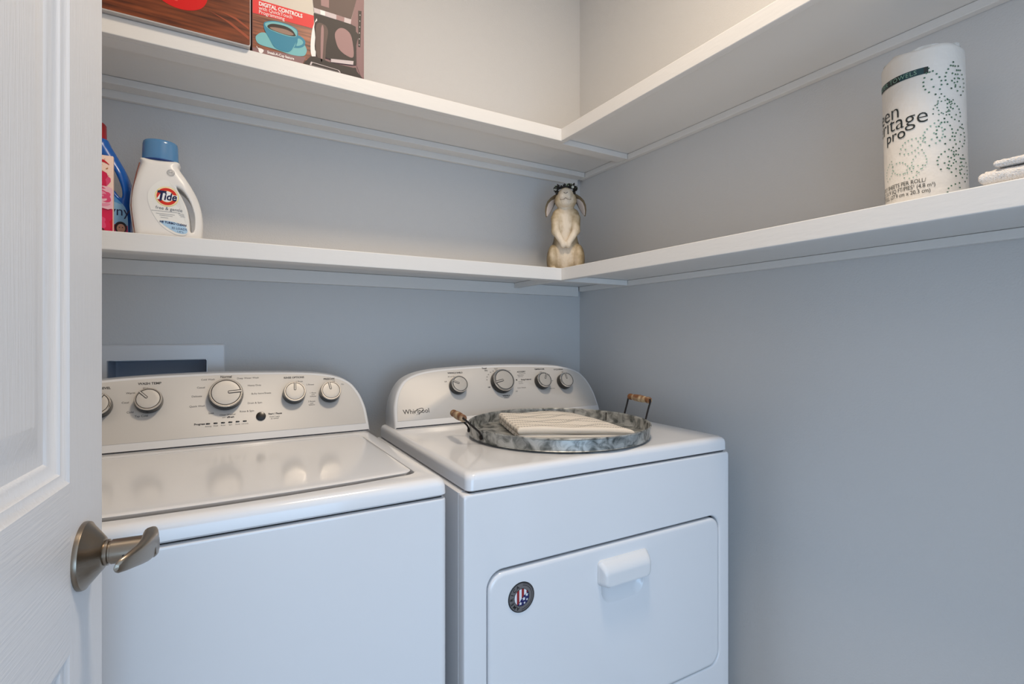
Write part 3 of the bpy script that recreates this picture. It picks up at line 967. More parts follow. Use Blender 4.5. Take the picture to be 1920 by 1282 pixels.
def towel_layer(z0, z1, grow, drop):
    nu, nv = 40, 40
    bm = bmesh.new()
    uvl = bm.loops.layers.uv.new('UVMap')
    grid = {}
    rnd = random.Random(5)

    def P(u, v):
        a = TC[0].lerp(TC[3], u)
        b = TC[1].lerp(TC[2], u)
        p = a.lerp(b, v)
        c = (TC[0] + TC[1] + TC[2] + TC[3]) / 4
        return c + (p - c) * grow
    for side in (0, 1):
        for i in range(nu + 1):
            for j in range(nv + 1):
                u, v = 0.5 - 0.5 * math.cos(PI * i / nu), 0.5 - 0.5 * math.cos(PI * j / nv)
                p = P(u, v)
                eu = min(u, 1 - u) * 0.22
                ev = min(v, 1 - v) * 0.27
                ed = min(eu, ev)
                rr = 0.0065
                k = 1.0 if ed > rr else math.sqrt(max(0, 1 - (1 - ed / rr) ** 2))
                zm = (z0 + z1) / 2
                zz = zm + ((z1 - z0) / 2) * k * (1 if side else -1)
                wav = 0.0015 * math.sin(9 * u + 2 * v) + 0.0012 * math.sin(7 * v + 1.3 + 3 * u)
                fold = drop * max(0, u - 0.45) ** 2
                if side:
                    zz += wav * k - fold * 1.0
                else:
                    zz += 0.4 * wav * k - fold * 0.9
                grid[side, i, j] = bm.verts.new((p.x, p.y, max(zz, 0.0004)))
    for side in (0, 1):
        for i in range(nu):
            for j in range(nv):
                q = [(i, j), (i + 1, j), (i + 1, j + 1), (i, j + 1)]
                f = bm.faces.new([grid[(side,) + c] for c in (q if side else q[::-1])])
                for lp, c in zip(f.loops, (q if side else q[::-1])):
                    lp[uvl].uv = ((0.5 - 0.5 * math.cos(PI * c[0] / nu)) * 0.25 + 0.03, (0.5 - 0.5 * math.cos(PI * c[1] / nv)) * 0.27)
    bmesh.ops.remove_doubles(bm, verts=bm.verts[:], dist=2e-4)
    return bm


obj('lower_fold', towel_layer(0.0006, 0.0130, 0.985, 0.010), mt, towel, ang=80)
obj('upper_fold', towel_layer(0.0135, 0.0290, 1.0, 0.026), mt, towel, ang=80)

# ------------------------------------------------------------------ white detergent bottle
DTX, DTY = -0.0900, 1.372
tb = thing('detergent_bottle', 'white plastic laundry detergent bottle with a blue cap and a round orange logo', 'bottle', (DTX, DTY, ZS1), R(-2))
sil = spline([(-0.058, 0.001), (-0.0625, 0.030), (-0.0668, 0.070), (-0.0640, 0.105), (-0.0560, 0.142), (-0.0480, 0.166), (-0.0465, 0.180), (0.0185, 0.180), (0.0205, 0.166), (0.0300, 0.150), (0.0440, 0.128), (0.0560, 0.104), (0.0635, 0.078), (0.0668, 0.048), (0.0655, 0.020), (0.0640, 0.001)], 3)
sil = [p for p in sil if True] + [(0.06, 0.0), (-0.056, 0.0)]
hole = spline([(0.0180, 0.1190), (0.0300, 0.1120), (0.0420, 0.0940), (0.0500, 0.0700), (0.0525, 0.0460), (0.0500, 0.0260), (0.0440, 0.0240), (0.0425, 0.0460), (0.0385, 0.0720), (0.0290, 0.0960)], 3, True)


def tide_sdf(X, Y, Z):
    d2 = poly2d(X, Z, sil)
    hd = 0.036 - 0.010 * np.clip((Z - 0.10) / 0.08, 0, 1) ** 2
    hd = hd - 0.012 * np.clip((X - 0.036) / 0.02, 0, 1)
    b = extr(d2, Y, hd, 0.017)
    h = poly2d(X, Z, hole)
    return -smin(-b, h, 0.004) if True else b


o_ = obj('bottle_body', nets(tide_sdf, (-0.075, -0.045, -0.004), (0.075, 0.045, 0.186), 0.0022), flat('white bottle plastic', (235, 232, 228), 0.35), tb, ang=70)
mcap = mat('translucent blue plastic', (96, 150, 198), 0.18, trans=0.25)
bm = bmesh.new()


def el(rx, ry, z, cx=-0.0140, n=48):
    return [(cx + rx * math.cos(2 * PI * i / n), ry * math.sin(2 * PI * i / n), z) for i in range(n)]


stack(bm, [el(0.0320, 0.0265, 0.1785), el(0.0335, 0.0280, 0.1790), el(0.0338, 0.0282, 0.1840), el(0.0330, 0.0275, 0.2130), el(0.0318, 0.0265, 0.2190), el(0.0295, 0.0245, 0.2215), el(0.0180, 0.0130, 0.2215), el(0.0165, 0.0120, 0.2165), el(0.002, 0.002, 0.2150)])
cp = obj('bottle_cap', bm, mcap, tb, label='translucent blue cap')
bm = bmesh.new()
stack(bm, [el(0.0312, 0.0258, 0.1762), el(0.0342, 0.0286, 0.1772), el(0.0342, 0.0286, 0.1790), el(0.0312, 0.0258, 0.1800)])
obj('cap_ring', bm, flat('deep blue plastic', (22, 62, 128)), tb)


def tfn(x, z, lay=0.0):
    hd = 0.036 - 0.010 * max(0, min(1, (z - 0.10) / 0.08)) ** 2
    return Vector((x, -(hd + 0.0004 + lay), z))


lm = [flat('label pearl', (240, 238, 232)), flat('label red', (222, 44, 26)), flat('label orange', (246, 150, 40)), flat('label yellow', (250, 226, 120)), flat('label navy', (22, 24, 72)), flat('label pale blue', (176, 208, 234)), flat('label grey', (120, 122, 128)), flat('label white', (250, 250, 248))]
bm = bmesh.new()
lab = spline([(-0.0330, 0.0850), (-0.0290, 0.1080), (-0.0100, 0.1290), (0.0080, 0.1280), (0.0200, 0.1100), (0.0330, 0.0820), (0.0395, 0.0520), (0.0400, 0.0190), (0.0200, 0.0140), (-0.0060, 0.0290), (-0.0240, 0.0560)], 5, True)
poly(bm, lab, tfn, 0, 0.0002)
cxl, czl = 0.0015, 0.0950
for r, mi, l in ((0.0215, 3, 0.0004), (0.0200, 7, 0.0006), (0.0190, 2, 0.0008), (0.0182, 1, 0.0010), (0.0128, 2, 0.0012), (0.0118, 7, 0.0014)):
    poly(bm, circle(r, 48, cxl, czl), tfn, mi, l)
poly(bm, [(cxl - 0.0185, czl - 0.0072), (cxl + 0.0185, czl - 0.0072), (cxl + 0.0195, czl + 0.0040), (cxl - 0.0125, czl + 0.0040)], tfn, 7, 0.0015)
text(bm, 'T', 0.0290, tfn, cxl - 0.0115, czl - 0.0005, mi=4, lay=0.0018, bold=0.0011, shear=0.18, sx=0.85)
text(bm, 'ide', 0.0220, tfn, cxl + 0.0060, czl - 0.0010, mi=4, lay=0.0018, bold=0.0006, shear=0.18, sx=0.88)
text(bm, 'free & gentle', 0.0094, tfn, 0.0055, 0.0685, mi=6, lay=0.0006, rot=-0.05)
for z, x0, x1 in ((0.0625, -0.026, 0.026), (0.0570, -0.018, 0.016), (0.0535, -0.012, 0.012), (0.0490, -0.010, 0.004), (0.0600, 0.022, 0.033), (0.0570, 0.024, 0.034), (0.0540, 0.026, 0.035)):
    poly(bm, [(x0, z), (x1, z - 0.0010), (x1, z - 0.0004), (x0, z + 0.0006)], tfn, 6, 0.0006)
blue = spline([(-0.0110, 0.0400), (0.0080, 0.0420), (0.0300, 0.0360), (0.0385, 0.0280), (0.0380, 0.0190), (0.0280, 0.0165), (0.0120, 0.0220)], 5, True)
poly(bm, blue, tfn, 5, 0.0005)
text(bm, 'HE TURBO CLEAN', 0.0060, tfn, 0.0130, 0.0375, mi=4, lay=0.0009, rot=-0.10, bold=0.0002)
text(bm, '32 LOADS', 0.0064, tfn, 0.0240, 0.0270, mi=4, lay=0.0009, rot=-0.06)
text(bm, '1.47 L', 0.0050, tfn, 0.0260, 0.0205, mi=4, lay=0.0009, rot=-0.06)
obj('front_label', bm, lm, tb, smooth=False)
bm = bmesh.new()
for r0, r1 in ((0.0072, 0.0064), (0.0052, 0.0047)):
    for i in range(32):
        a0, a1 = 2 * PI * i / 32, 2 * PI * (i + 1) / 32
        poly(bm, [(0.0085 + r * math.cos(a), 0.1490 + r * math.sin(a)) for r, a in ((r0, a0), (r0, a1), (r1, a1), (r1, a0))], tfn, 0, 0.0012)
text(bm, 'HE', 0.0060, tfn, 0.0085, 0.1490, lay=0.0012)
obj('shoulder_mark', bm, flat('label grey', (120, 122, 128)), tb, smooth=False)
bm = bmesh.new()
tube(bm, [(-0.0485, -0.0245, 0.165), (-0.0530, -0.0290, 0.142), (-0.0595, -0.0300, 0.105), (-0.0622, -0.0300, 0.070), (-0.0585, -0.0300, 0.030), (-0.0545, -0.0280, 0.004)], 0.0012, 8)
obj('sight_strip', bm, flat('brown liquid strip', (120, 62, 44)), tb)

# ------------------------------------------------------------------ blue softener bottle
SBX, SBY = -0.2350, 1.432
sb = thing('softener_bottle', 'blue fabric softener bottle with a red cap beside the white detergent bottle', 'bottle', (SBX, SBY, ZS1))
sil2 = spline([(-0.068, 0.001), (-0.072, 0.060), (-0.070, 0.120), (-0.058, 0.175), (-0.035, 0.212), (-0.028, 0.226), (0.026, 0.226), (0.036, 0.212), (0.052, 0.182), (0.067, 0.150), (0.075, 0.110), (0.077, 0.060), (0.074, 0.001)], 3) + [(0.07, 0.0), (-0.064, 0.0)]
hole2 = spline([(0.0180, 0.1860), (0.0340, 0.1740), (0.0480, 0.1480), (0.0580, 0.1180), (0.0590, 0.0960), (0.0520, 0.1000), (0.0380, 0.1220), (0.0220, 0.1420), (0.0120, 0.1640)], 3, True)


def down_sdf(X, Y, Z):
    b = extr(poly2d(X, Z, sil2), Y, 0.038 - 0.010 * np.clip((Z - 0.15) / 0.08, 0, 1), 0.018)
    return -smin(-b, poly2d(X, Z, hole2), 0.004)


obj('bottle_body', nets(down_sdf, (-0.083, -0.046, -0.004), (0.085, 0.046, 0.232), 0.0027), flat('glossy blue plastic', (22, 92, 176), 0.25), sb, ang=70)
bm = bmesh.new()
stack(bm, [el(0.0270, 0.0240, 0.2240, -0.002), el(0.0300, 0.0265, 0.2250, -0.002), el(0.0295, 0.0260, 0.2570, -0.002), el(0.0270, 0.0235, 0.2610, -0.002), el(0.02, 0.018, 0.2615, -0.002)])
obj('bottle_cap', bm, flat('red cap plastic', (176, 18, 24), 0.3), sb, label='red cap')


def sfn(x, z, lay=0.0):
    return Vector((x, -(0.0384 + lay), z))


bm = bmesh.new()
sm = [flat('label sky blue', (150, 196, 226)), flat('label mid blue', (92, 158, 212)), flat('label magenta', (196, 28, 96)), flat('label navy', (22, 24, 72)), flat('label skin', (214, 160, 132)), flat('label hair', (46, 26, 24)), flat('label deep pink', (226, 60, 120)), flat('label white', (250, 250, 248))]
poly(bm, spline([(-0.060, 0.010), (-0.060, 0.110), (0.000, 0.118), (0.030, 0.110), (0.052, 0.090), (0.068, 0.066), (0.071, 0.010)], 4), sfn, 0, 0.0002)
poly(bm, spline([(-0.060, 0.082), (-0.060, 0.110), (0.000, 0.118), (0.030, 0.110), (0.052, 0.090), (0.058, 0.080), (0.02, 0.096)], 4), sfn, 1, 0.0004)
poly(bm, [(-0.060, 0.010), (0.071, 0.010), (0.0695, 0.034), (0.050, 0.034), (0.036, 0.040), (0.020, 0.040), (0.0, 0.044), (-0.060, 0.044)], sfn, 2, 0.0005)
poly(bm, spline([(-0.01, 0.012), (0.010, 0.030), (0.036, 0.038), (0.024, 0.018)], 4, True), sfn, 6, 0.0007)
text(bm, 'Downy', 0.0290, sfn, 0.0345, 0.0640, mi=3, lay=0.0008, sx=0.92)
text(bm, 'ultra', 0.0080, sfn, 0.0340, 0.0450, mi=6, lay=0.0008)
for i in range(46):
    a0, a1 = 0.25 * i, 0.25 * (i + 1)
    r0, r1 = 0.0020 + 0.00085 * a0, 0.0020 + 0.00085 * a1
    ww = 0.0006
    poly(bm, [(0.0270 + (r0 - ww) * math.cos(a0), 0.0900 + (r0 - ww) * math.sin(a0)), (0.0270 + (r1 - ww) * math.cos(a1), 0.0900 + (r1 - ww) * math.sin(a1)), (0.0270 + (r1 + ww) * math.cos(a1), 0.0900 + (r1 + ww) * math.sin(a1)), (0.0270 + (r0 + ww) * math.cos(a0), 0.0900 + (r0 + ww) * math.sin(a0))], sfn, 3, 0.0006)
poly(bm, [(0.0575 + 0.0110 * math.cos(a), 0.0290 + 0.0130 * math.sin(a)) for a in [2 * PI * i / 20 for i in range(20)]], sfn, 5, 0.0009)
poly(bm, [(0.0580 + 0.0074 * math.cos(a), 0.0270 + 0.0098 * math.sin(a)) for a in [2 * PI * i / 20 for i in range(20)]], sfn, 4, 0.0011)
poly(bm, spline([(0.042, 0.010), (0.048, 0.016), (0.057, 0.018), (0.066, 0.016), (0.069, 0.010)], 3), sfn, 7, 0.0010)
for ex_ in (0.0552, 0.0608):
    poly(bm, circle(0.0011, 8, ex_, 0.0292), sfn, 5, 0.0013)
poly(bm, [(0.0555, 0.0228), (0.0580, 0.0215), (0.0605, 0.0228), (0.0580, 0.0208)], sfn, 2, 0.0013)
obj('front_label', bm, sm, sb, smooth=False)

# ------------------------------------------------------------------ rose carton
cb = thing('dryer_sheet_carton', 'small carton printed with pink roses at the left end of the lower shelf', 'carton', (-0.2440, 1.362, ZS1))
bm = bmesh.new()
box(bm, -0.062, 0.062, -0.030, -0.020, 0.0002, 0.1655, 0.0012)
obj('carton_body', bm, flat('cream card', (238, 206, 188)), cb)


def cfn(x, z, lay=0.0):
    return Vector((x, -(0.0303 + lay), z))


bm = bmesh.new()
pinks = [flat('rose 1', (238, 150, 172)), flat('rose 2', (226, 76, 118)), flat('rose 3', (214, 30, 78)), flat('rose 4', (244, 190, 200)), flat('rose 5', (190, 16, 60)), flat('card red', (206, 22, 40)), flat('card ink', (60, 30, 40)), flat('card gold', (196, 140, 92))]
rnd = random.Random(3)


def clipx(p):
    return [(min(0.0612, max(-0.0612, x)), min(0.163, max(0.0015, z))) for x, z in p]


poly(bm, [(-0.061, 0.0015), (0.061, 0.0015), (0.061, 0.055), (-0.061, 0.060)], cfn, 2, 0.0)


def rose(cx, cz, rad, base, lay):
    k = 0
    for ring, (rr, nn) in enumerate(((1.0, 6), (0.78, 5), (0.56, 5), (0.36, 4), (0.18, 3))):
        for i in range(nn):
            a = 2 * PI * (i + 0.5 * (ring % 2)) / nn + ring * 0.4
            pc = (cx + 0.45 * rad * rr * math.cos(a), cz + 0.45 * rad * rr * math.sin(a))
            pts = []
            for j in range(14):
                b = 2 * PI * j / 14
                q = 0.62 * rad * rr * (1 + 0.10 * math.sin(3 * b + i))
                pts.append((pc[0] + q * math.cos(b), pc[1] + q * 0.85 * math.sin(b)))
            poly(bm, clipx(pts), cfn, base[(i + ring) % len(base)], lay + 0.00006 * k)
            k += 1


rose(0.030, 0.112, 0.026, [1, 2, 1, 0], 0.0002)
rose(0.044, 0.078, 0.026, [0, 3, 1, 0], 0.0012)
rose(0.000, 0.085, 0.030, [2, 1, 4], 0.0022)
rose(0.034, 0.024, 0.030, [5, 2, 1, 5], 0.0032)
rose(-0.030, 0.040, 0.034, [1, 2, 0], 0.0042)
for i in range(16):
    x, z = rnd.uniform(0.02, 0.059), rnd.uniform(0.120, 0.160)
    poly(bm, circle(rnd.uniform(0.0006, 0.0014), 6, x, z), cfn, 7, 0.0003)
poly(bm, spline([(0.040, 0.152), (0.046, 0.156), (0.056, 0.146), (0.048, 0.150)], 3, True), cfn, 5, 0.0003)
text(bm, '120', 0.0120, cfn, 0.0390, 0.0085, mi=6, lay=0.0055, bold=0.0003)
obj('front_print', bm, pinks, cb, smooth=False)

# ------------------------------------------------------------------ rabbit statue in the corner
rb = thing('rabbit_statue', 'painted rabbit statue sitting upright with a leafy wreath in the shelf corner', 'statue', (1.0290, 1.4000, ZS1), -R(36))
mr = bpy.data.materials.new('painted rabbit resin')
mr.use_nodes = True
nt2 = mr.node_tree
b2 = nt2.nodes['Principled BSDF']
b2.inputs['Roughness'].default_value = 0.62
tc2 = nt2.nodes.new('ShaderNodeTexCoord')
sp2 = nt2.nodes.new('ShaderNodeSeparateXYZ')
nt2.links.new(tc2.outputs['Object'], sp2.inputs[0])
n2 = nt2.nodes.new('ShaderNodeTexNoise')
n2.inputs['Scale'].default_value = 38
n2.inputs['Detail'].default_value = 6
nt2.links.new(tc2.outputs['Object'], n2.inputs['Vector'])


def m2(op, a, b):
    n = nt2.nodes.new('ShaderNodeMath')
    n.operation = op
    for i, v in enumerate((a, b)):
        if isinstance(v, (int, float)):
            n.inputs[i].default_value = v
        else:
            nt2.links.new(v, n.inputs[i])
    return n.outputs[0]


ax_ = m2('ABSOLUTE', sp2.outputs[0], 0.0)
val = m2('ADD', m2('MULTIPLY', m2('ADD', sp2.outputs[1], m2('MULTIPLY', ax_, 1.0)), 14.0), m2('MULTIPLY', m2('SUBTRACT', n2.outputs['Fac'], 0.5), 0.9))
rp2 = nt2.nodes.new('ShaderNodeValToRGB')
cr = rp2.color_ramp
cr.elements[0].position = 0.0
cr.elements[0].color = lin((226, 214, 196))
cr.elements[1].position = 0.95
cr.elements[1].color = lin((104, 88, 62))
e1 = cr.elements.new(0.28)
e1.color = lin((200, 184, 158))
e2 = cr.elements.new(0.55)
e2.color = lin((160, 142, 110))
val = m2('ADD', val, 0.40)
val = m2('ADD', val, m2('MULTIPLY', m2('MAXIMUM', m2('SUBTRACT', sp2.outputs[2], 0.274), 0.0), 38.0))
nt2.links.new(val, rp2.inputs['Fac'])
nt2.links.new(rp2.outputs['Color'], b2.inputs['Base Color'])
bp2 = nt2.nodes.new('ShaderNodeBump')
bp2.inputs['Distance'].default_value = 0.0015
mp2 = nt2.nodes.new('ShaderNodeMapping')
mp2.inputs['Scale'].default_value = (3, 3, 1)
n3 = nt2.nodes.new('ShaderNodeTexNoise')
n3.inputs['Scale'].default_value = 90
nt2.links.new(tc2.outputs['Object'], mp2.inputs['Vector'])
nt2.links.new(mp2.outputs['Vector'], n3.inputs['Vector'])
nt2.links.new(n3.outputs['Fac'], bp2.inputs['Height'])
nt2.links.new(bp2.outputs['Normal'], b2.inputs['Normal'])


def rab(X, Y, Z):
    d = ell(X, Y, Z, (0, 0.004, 0.070), (0.050, 0.046, 0.078))
    d = smin(d, ell(X, Y, Z, (0, 0.000, 0.162), (0.039, 0.036, 0.066)), 0.020)
    for s in (-1, 1):
        d = smin(d, ell(X, Y, Z, (s * 0.043, -0.010, 0.048), (0.021, 0.042, 0.052)), 0.006)
        d = smin(d, cap(X, Y, Z, (s * 0.044, -0.020, 0.012), (s * 0.040, -0.058, 0.010), 0.013, 0.0105), 0.006)
        d = smin(d, ell(X, Y, Z, (s * 0.026, -0.010, 0.196), (0.020, 0.022, 0.024)), 0.012)
    # head, lifted
    hd = ell(X, Y, Z, (0, 0.004, 0.256), (0.0345, 0.036, 0.034))
    hd = smin(hd, ell(X, Y, Z, (0, -0.024, 0.266), (0.023, 0.024, 0.022)), 0.014)
    for s in (-1, 1):
        hd = smin(hd, ell(X, Y, Z, (s * 0.016, -0.018, 0.246), (0.021, 0.022, 0.022)), 0.010)
        hd = smin(hd, ell(X, Y, Z, (s * 0.0085, -0.040, 0.256), (0.0110, 0.010, 0.011)), 0.005)
    hd = smin(hd, ell(X, Y, Z, (0, -0.030, 0.238), (0.014, 0.014, 0.013)), 0.008)
    hd = smin(hd, ell(X, Y, Z, (0, -0.046, 0.2665), (0.0065, 0.005, 0.0045)), 0.004)
    d = smin(d, hd, 0.014)
    for s in (-1, 1):
        a = cap(X, Y, Z, (s * 0.034, -0.022, 0.186), (s * 0.034, -0.038, 0.140), 0.0155, 0.0130)
        a = smin(a, cap(X, Y, Z, (s * 0.034, -0.038, 0.140), (s * 0.0095, -0.053, 0.098), 0.0125, 0.0095), 0.006)
        a = smin(a, ell(X, Y, Z, (s * 0.0085, -0.055, 0.092), (0.0095, 0.0085, 0.011)), 0.004)
        d = smin(d, a, 0.0035)
    d = smin(d, ell(X, Y, Z, (0, 0.052, 0.036), (0.018, 0.016, 0.018)), 0.008)
    # grooves: chest line, mouth
    g = np.sqrt(X ** 2 + (Y + 0.037) ** 2) - 0.0012
    g = np.maximum(g, np.abs(Z - 0.165) - 0.030)
    d = np.maximum(d, -g)
    return np.maximum(d, -Z)


rabbit_body = obj('rabbit_body', nets(rab, (-0.075, -0.080, -0.004), (0.075, 0.080, 0.300), 0.0026), mr, rb, ang=180)
for s in (-1, 1):
    bm = bmesh.new()
    root = Vector((s * 0.028, 0.010, 0.274))
    tip = Vector((s * 0.0660, -0.002, 0.1970))
    loops = []
    axis = (tip - root).normalized()
    side = Vector((s * 0.78, -0.55, 0.35))
    side = (side - axis * side.dot(axis)).normalized()
    nrm = axis.cross(side)
    for tt, wd, tk in ((0, 0.006, 0.005), (0.08, 0.009, 0.0055), (0.25, 0.0130, 0.0050), (0.45, 0.0150, 0.0042), (0.65, 0.0140, 0.0036), (0.82, 0.0100, 0.0030), (0.94, 0.0050, 0.0022), (1.0, 0.0012, 0.001)):
        c = root.lerp(tip, tt) + Vector((s * 0.006 * math.sin(PI * tt), 0.002, 0.004 * math.sin(PI * tt)))
        loops.append([c + side * wd * math.cos(2 * PI * k / 18) + nrm * tk * math.sin(2 * PI * k / 18) for k in range(18)])
    stack(bm, loops)
    obj('ear', bm, flat('brown ear paint', (112, 96, 70), 0.65), rb)
    # paler inside of the ear
    bm = bmesh.new()
    loops = []
    sgn = 1.0 if nrm.y < 0 else -1.0
    for tt, wd, tk in ((0.22, 0.002, 0.0060), (0.32, 0.0070, 0.0058), (0.5, 0.0105, 0.0050), (0.68, 0.0098, 0.0044), (0.84, 0.0066, 0.0036), (0.96, 0.002, 0.0028)):
        c = root.lerp(tip, tt) + Vector((s * 0.006 * math.sin(PI * tt), 0.002, 0.004 * math.sin(PI * tt)))
        loops.append([c + side * (-0.0015) + side * wd * math.cos(2 * PI * k / 14) + nrm * sgn * (tk * 0.72 + 0.0012 * math.sin(2 * PI * k / 14)) for k in range(14)])
    stack(bm, loops)
    obj('inner_ear', bm, flat('pale ear paint', (206, 192, 182), 0.65), rb)
    bm = bmesh.new()
    bmesh.ops.create_uvsphere(bm, u_segments=16, v_segments=10, radius=0.0048, matrix=Matrix.Translation((s * 0.0290, -0.0255, 0.2690)))
    obj('eye', bm, flat('eye black', (18, 14, 12), 0.15), rb)
bm = bmesh.new()
tube(bm, spline([(-0.0065, -0.0497, 0.2665), (-0.003, -0.0512, 0.2635), (0, -0.0515, 0.2625), (0.003, -0.0512, 0.2635), (0.0065, -0.0497, 0.2665)], 4), 0.0008, 6)
obj('nose_line', bm, flat('nose brown', (96, 72, 60), 0.6), rb)
bm = bmesh.new()
tube(bm, spline([(-0.019, -0.0395, 0.246), (-0.012, -0.0465, 0.2425), (-0.004, -0.0470, 0.2455), (0, -0.0468, 0.2490), (0.004, -0.0470, 0.2455), (0.012, -0.0465, 0.2425), (0.019, -0.0395, 0.246)], 4), 0.0009, 6)
obj('mouth_line', bm, flat('mouth shade', (150, 132, 116), 0.6), rb)
# wreath of dark leaves round the top of the head
rnd = random.Random(11)
bm = bmesh.new()
tube(bm, [(0.031 * math.cos(2 * PI * i / 40), 0.004 + 0.027 * math.sin(2 * PI * i / 40), 0.2870 - 0.004 * math.sin(2 * PI * i / 40)) for i in range(41)], 0.0040, 8)
for i in range(90):
    a = rnd.uniform(0, 2 * PI)
    c = Vector((0.0315 * math.cos(a), 0.004 + 0.0275 * math.sin(a), 0.2885 - 0.004 * math.sin(a) + rnd.uniform(-0.004, 0.004)))
    dr_ = Vector((math.cos(a + rnd.uniform(-0.9, 0.9)), math.sin(a + rnd.uniform(-0.9, 0.9)), rnd.uniform(0.0, 1.2))).normalized()
    sd = dr_.cross(Vector((rnd.uniform(-1, 1), rnd.uniform(-1, 1), rnd.uniform(-1, 1)))).normalized()
    L, Wd = rnd.uniform(0.009, 0.014), rnd.uniform(0.0028, 0.0042)
    nn_ = dr_.cross(sd) * 0.0006
    lo = []
    for tt, ww in ((0, 0.15), (0.35, 1.0), (0.7, 0.7), (1.0, 0.05)):
        p = c + dr_ * L * tt
        lo.append([p + sd * Wd * ww + nn_, p - sd * Wd * ww + nn_, p - sd * Wd * ww - nn_, p + sd * Wd * ww - nn_])
    stack(bm, lo, mi=0 if rnd.random() < 0.82 else 1)
for a in (200, 205, 75, 310, 118):
    a = R(a)
    t_ = bmesh.new()
    bmesh.ops.create_icosphere(t_, subdivisions=2, radius=0.0052, matrix=Matrix.Translation((0.036 * math.cos(a), 0.004 + 0.032 * math.sin(a), 0.2880 - 0.004 * math.sin(a))))
    merge(bm, t_, 2)
obj('wreath', bm, [flat('dark leaf', (34, 30, 26), 0.6), flat('green leaf', (92, 104, 74), 0.6), flat('pale blossom', (206, 212, 202), 0.7)], rb, label='dark leafy head wreath')

# ------------------------------------------------------------------ paper towel roll
RX, RY, RR, RH = 1.0900, 0.4120, 0.0580, 0.280
pr = thing('paper_towel_roll', 'wrapped white paper towel roll with green dotted leaves on the lower right shelf', 'paper towel roll', (RX, RY, ZS1))
LEAN = Vector((-0.0075, 0.0044, 0))


def roll_pt(ang, z, r):
    return Vector((r * math.cos(ang), r * math.sin(ang), z)) + LEAN * (z / RH - 0.5) 


bm = bmesh.new()
loops = []
NR = 96
for r, z in ((RR * 0.93, 0.0008), (RR * 0.985, 0.003), (RR, 0.008), (RR, RH * 0.25), (RR * 1.002, RH * 0.5), (RR, RH * 0.75), (RR, RH - 0.006), (RR * 0.975, RH - 0.001), (RR * 0.90, RH + 0.001), (RR * 0.40, RH - 0.001)):
    L = []
    for i in range(NR):
        a = 2 * PI * i / NR
        rr = r * (1 + 0.0045 * math.sin(3 * a + 14 * z) * (1 if 0.02 < z < RH - 0.02 else 0.4))
        L.append(roll_pt(a, z + (0.002 * math.sin(5 * a) if z > RH - 0.004 else 0), rr))
    loops.append(L)
stack(bm, loops)
obj('wrapped_roll', bm, mat('wrapped white paper', (232, 226, 218), 0.38, bump=(30, 0.003)), pr, ang=70)
bm = bmesh.new()
rnd = random.Random(2)
loops = []
for k, (r, z) in enumerate(((RR * 0.96, RH - 0.003), (RR * 0.94, RH + 0.002), (RR * 0.80, RH + 0.003), (RR * 0.55, RH + 0.001), (RR * 0.25, RH + 0.001))):
    loops.append([roll_pt(2 * PI * i / 60, z + 0.0018 * math.sin(7 * 2 * PI * i / 60 + k) * (k > 0), r * (1 + 0.03 * math.sin(11 * 2 * PI * i / 60 + 2 * k) * (k > 0))) for i in range(60)])
stack(bm, loops)
obj('plastic_tuck', bm, mat('gathered clear wrap', (214, 210, 203), 0.25, bump=(90, 0.004)), pr)


def rfn(a, z, lay=0.0):
    """a: arc length from the seam angle 206 deg, positive to the right as seen from the room"""
    return roll_pt(R(206) + a / RR, z, RR * 1.005 + 0.0003 + lay)


def arcp(deg):
    return R(deg - 206) * RR


bm = bmesh.new()
pm = [flat('ink near black green', (22, 34, 34)), flat('ink teal', (16, 62, 70)), flat('ink green', (70, 112, 88)), flat('ink pale green', (130, 168, 150))]
# band
for i in range(30):
    a0, a1 = arcp(118 + (208.7 - 118) * i / 30), arcp(118 + (208.7 - 118) * (i + 1) / 30)
    poly(bm, [(a0, 0.2340), (a1, 0.2340), (a1, 0.2450), (a0, 0.2450)], rfn, 1 if 16 < i < 28 else 0, 0.0)
text(bm, 'PAPER TOWELS', 0.0105, rfn, arcp(194.0), 0.2392, 'RIGHT', 3, 0.0004, sub=0.004, space=1.1)
text(bm, 'green', 0.0370, rfn, arcp(168.5), 0.1850, 'RIGHT', 0, 0.0003, sub=0.005, bold=-0.0003)
text(bm, 'heritage', 0.0370, rfn, arcp(207.8), 0.1645, 'RIGHT', 0, 0.0003, sub=0.005, bold=-0.0003)
text(bm, 'pro', 0.0270, rfn, arcp(176.5), 0.1440, 'RIGHT', 0, 0.0003, sub=0.005)
for s, e_, z in (('85 2-PLY SHEETS PER ROLL/', 201.5, 0.0555), ('PER ROLLO | 51.9 SQ FT/PIES\u00b2 (4.8 m\u00b2)', 213.5, 0.0465), ('11 IN / PULL (27.9 cm x 20.3 cm)', 207.0, 0.0375)):
    text(bm, s, 0.0098, rfn, arcp(e_), z, 'RIGHT', 0, 0.0003, sub=0.004, sx=0.80)


# dotted leaves
def leaf(deg, z, ang, L, Wd, n, dot, mi):
    ca, sa = math.cos(ang), math.sin(ang)
    pts = []
    for k in range(n):
        t = k / (n - 1)
        wv = Wd * math.sin(PI * t ** 0.8)
        pts += [(t * L, wv), (t * L, -wv)]
        if L > 0.039 and k % 2 == 0 and t < 0.92:
            pts.append((t * L, 0))
    for px, py in pts:
        x, y = arcp(deg) + px * ca - py * sa, z + px * sa + py * ca
        if 0.006 < y < RH - 0.02:
            poly(bm, circle(dot, 6, x, y), rfn, mi, 0.0003)


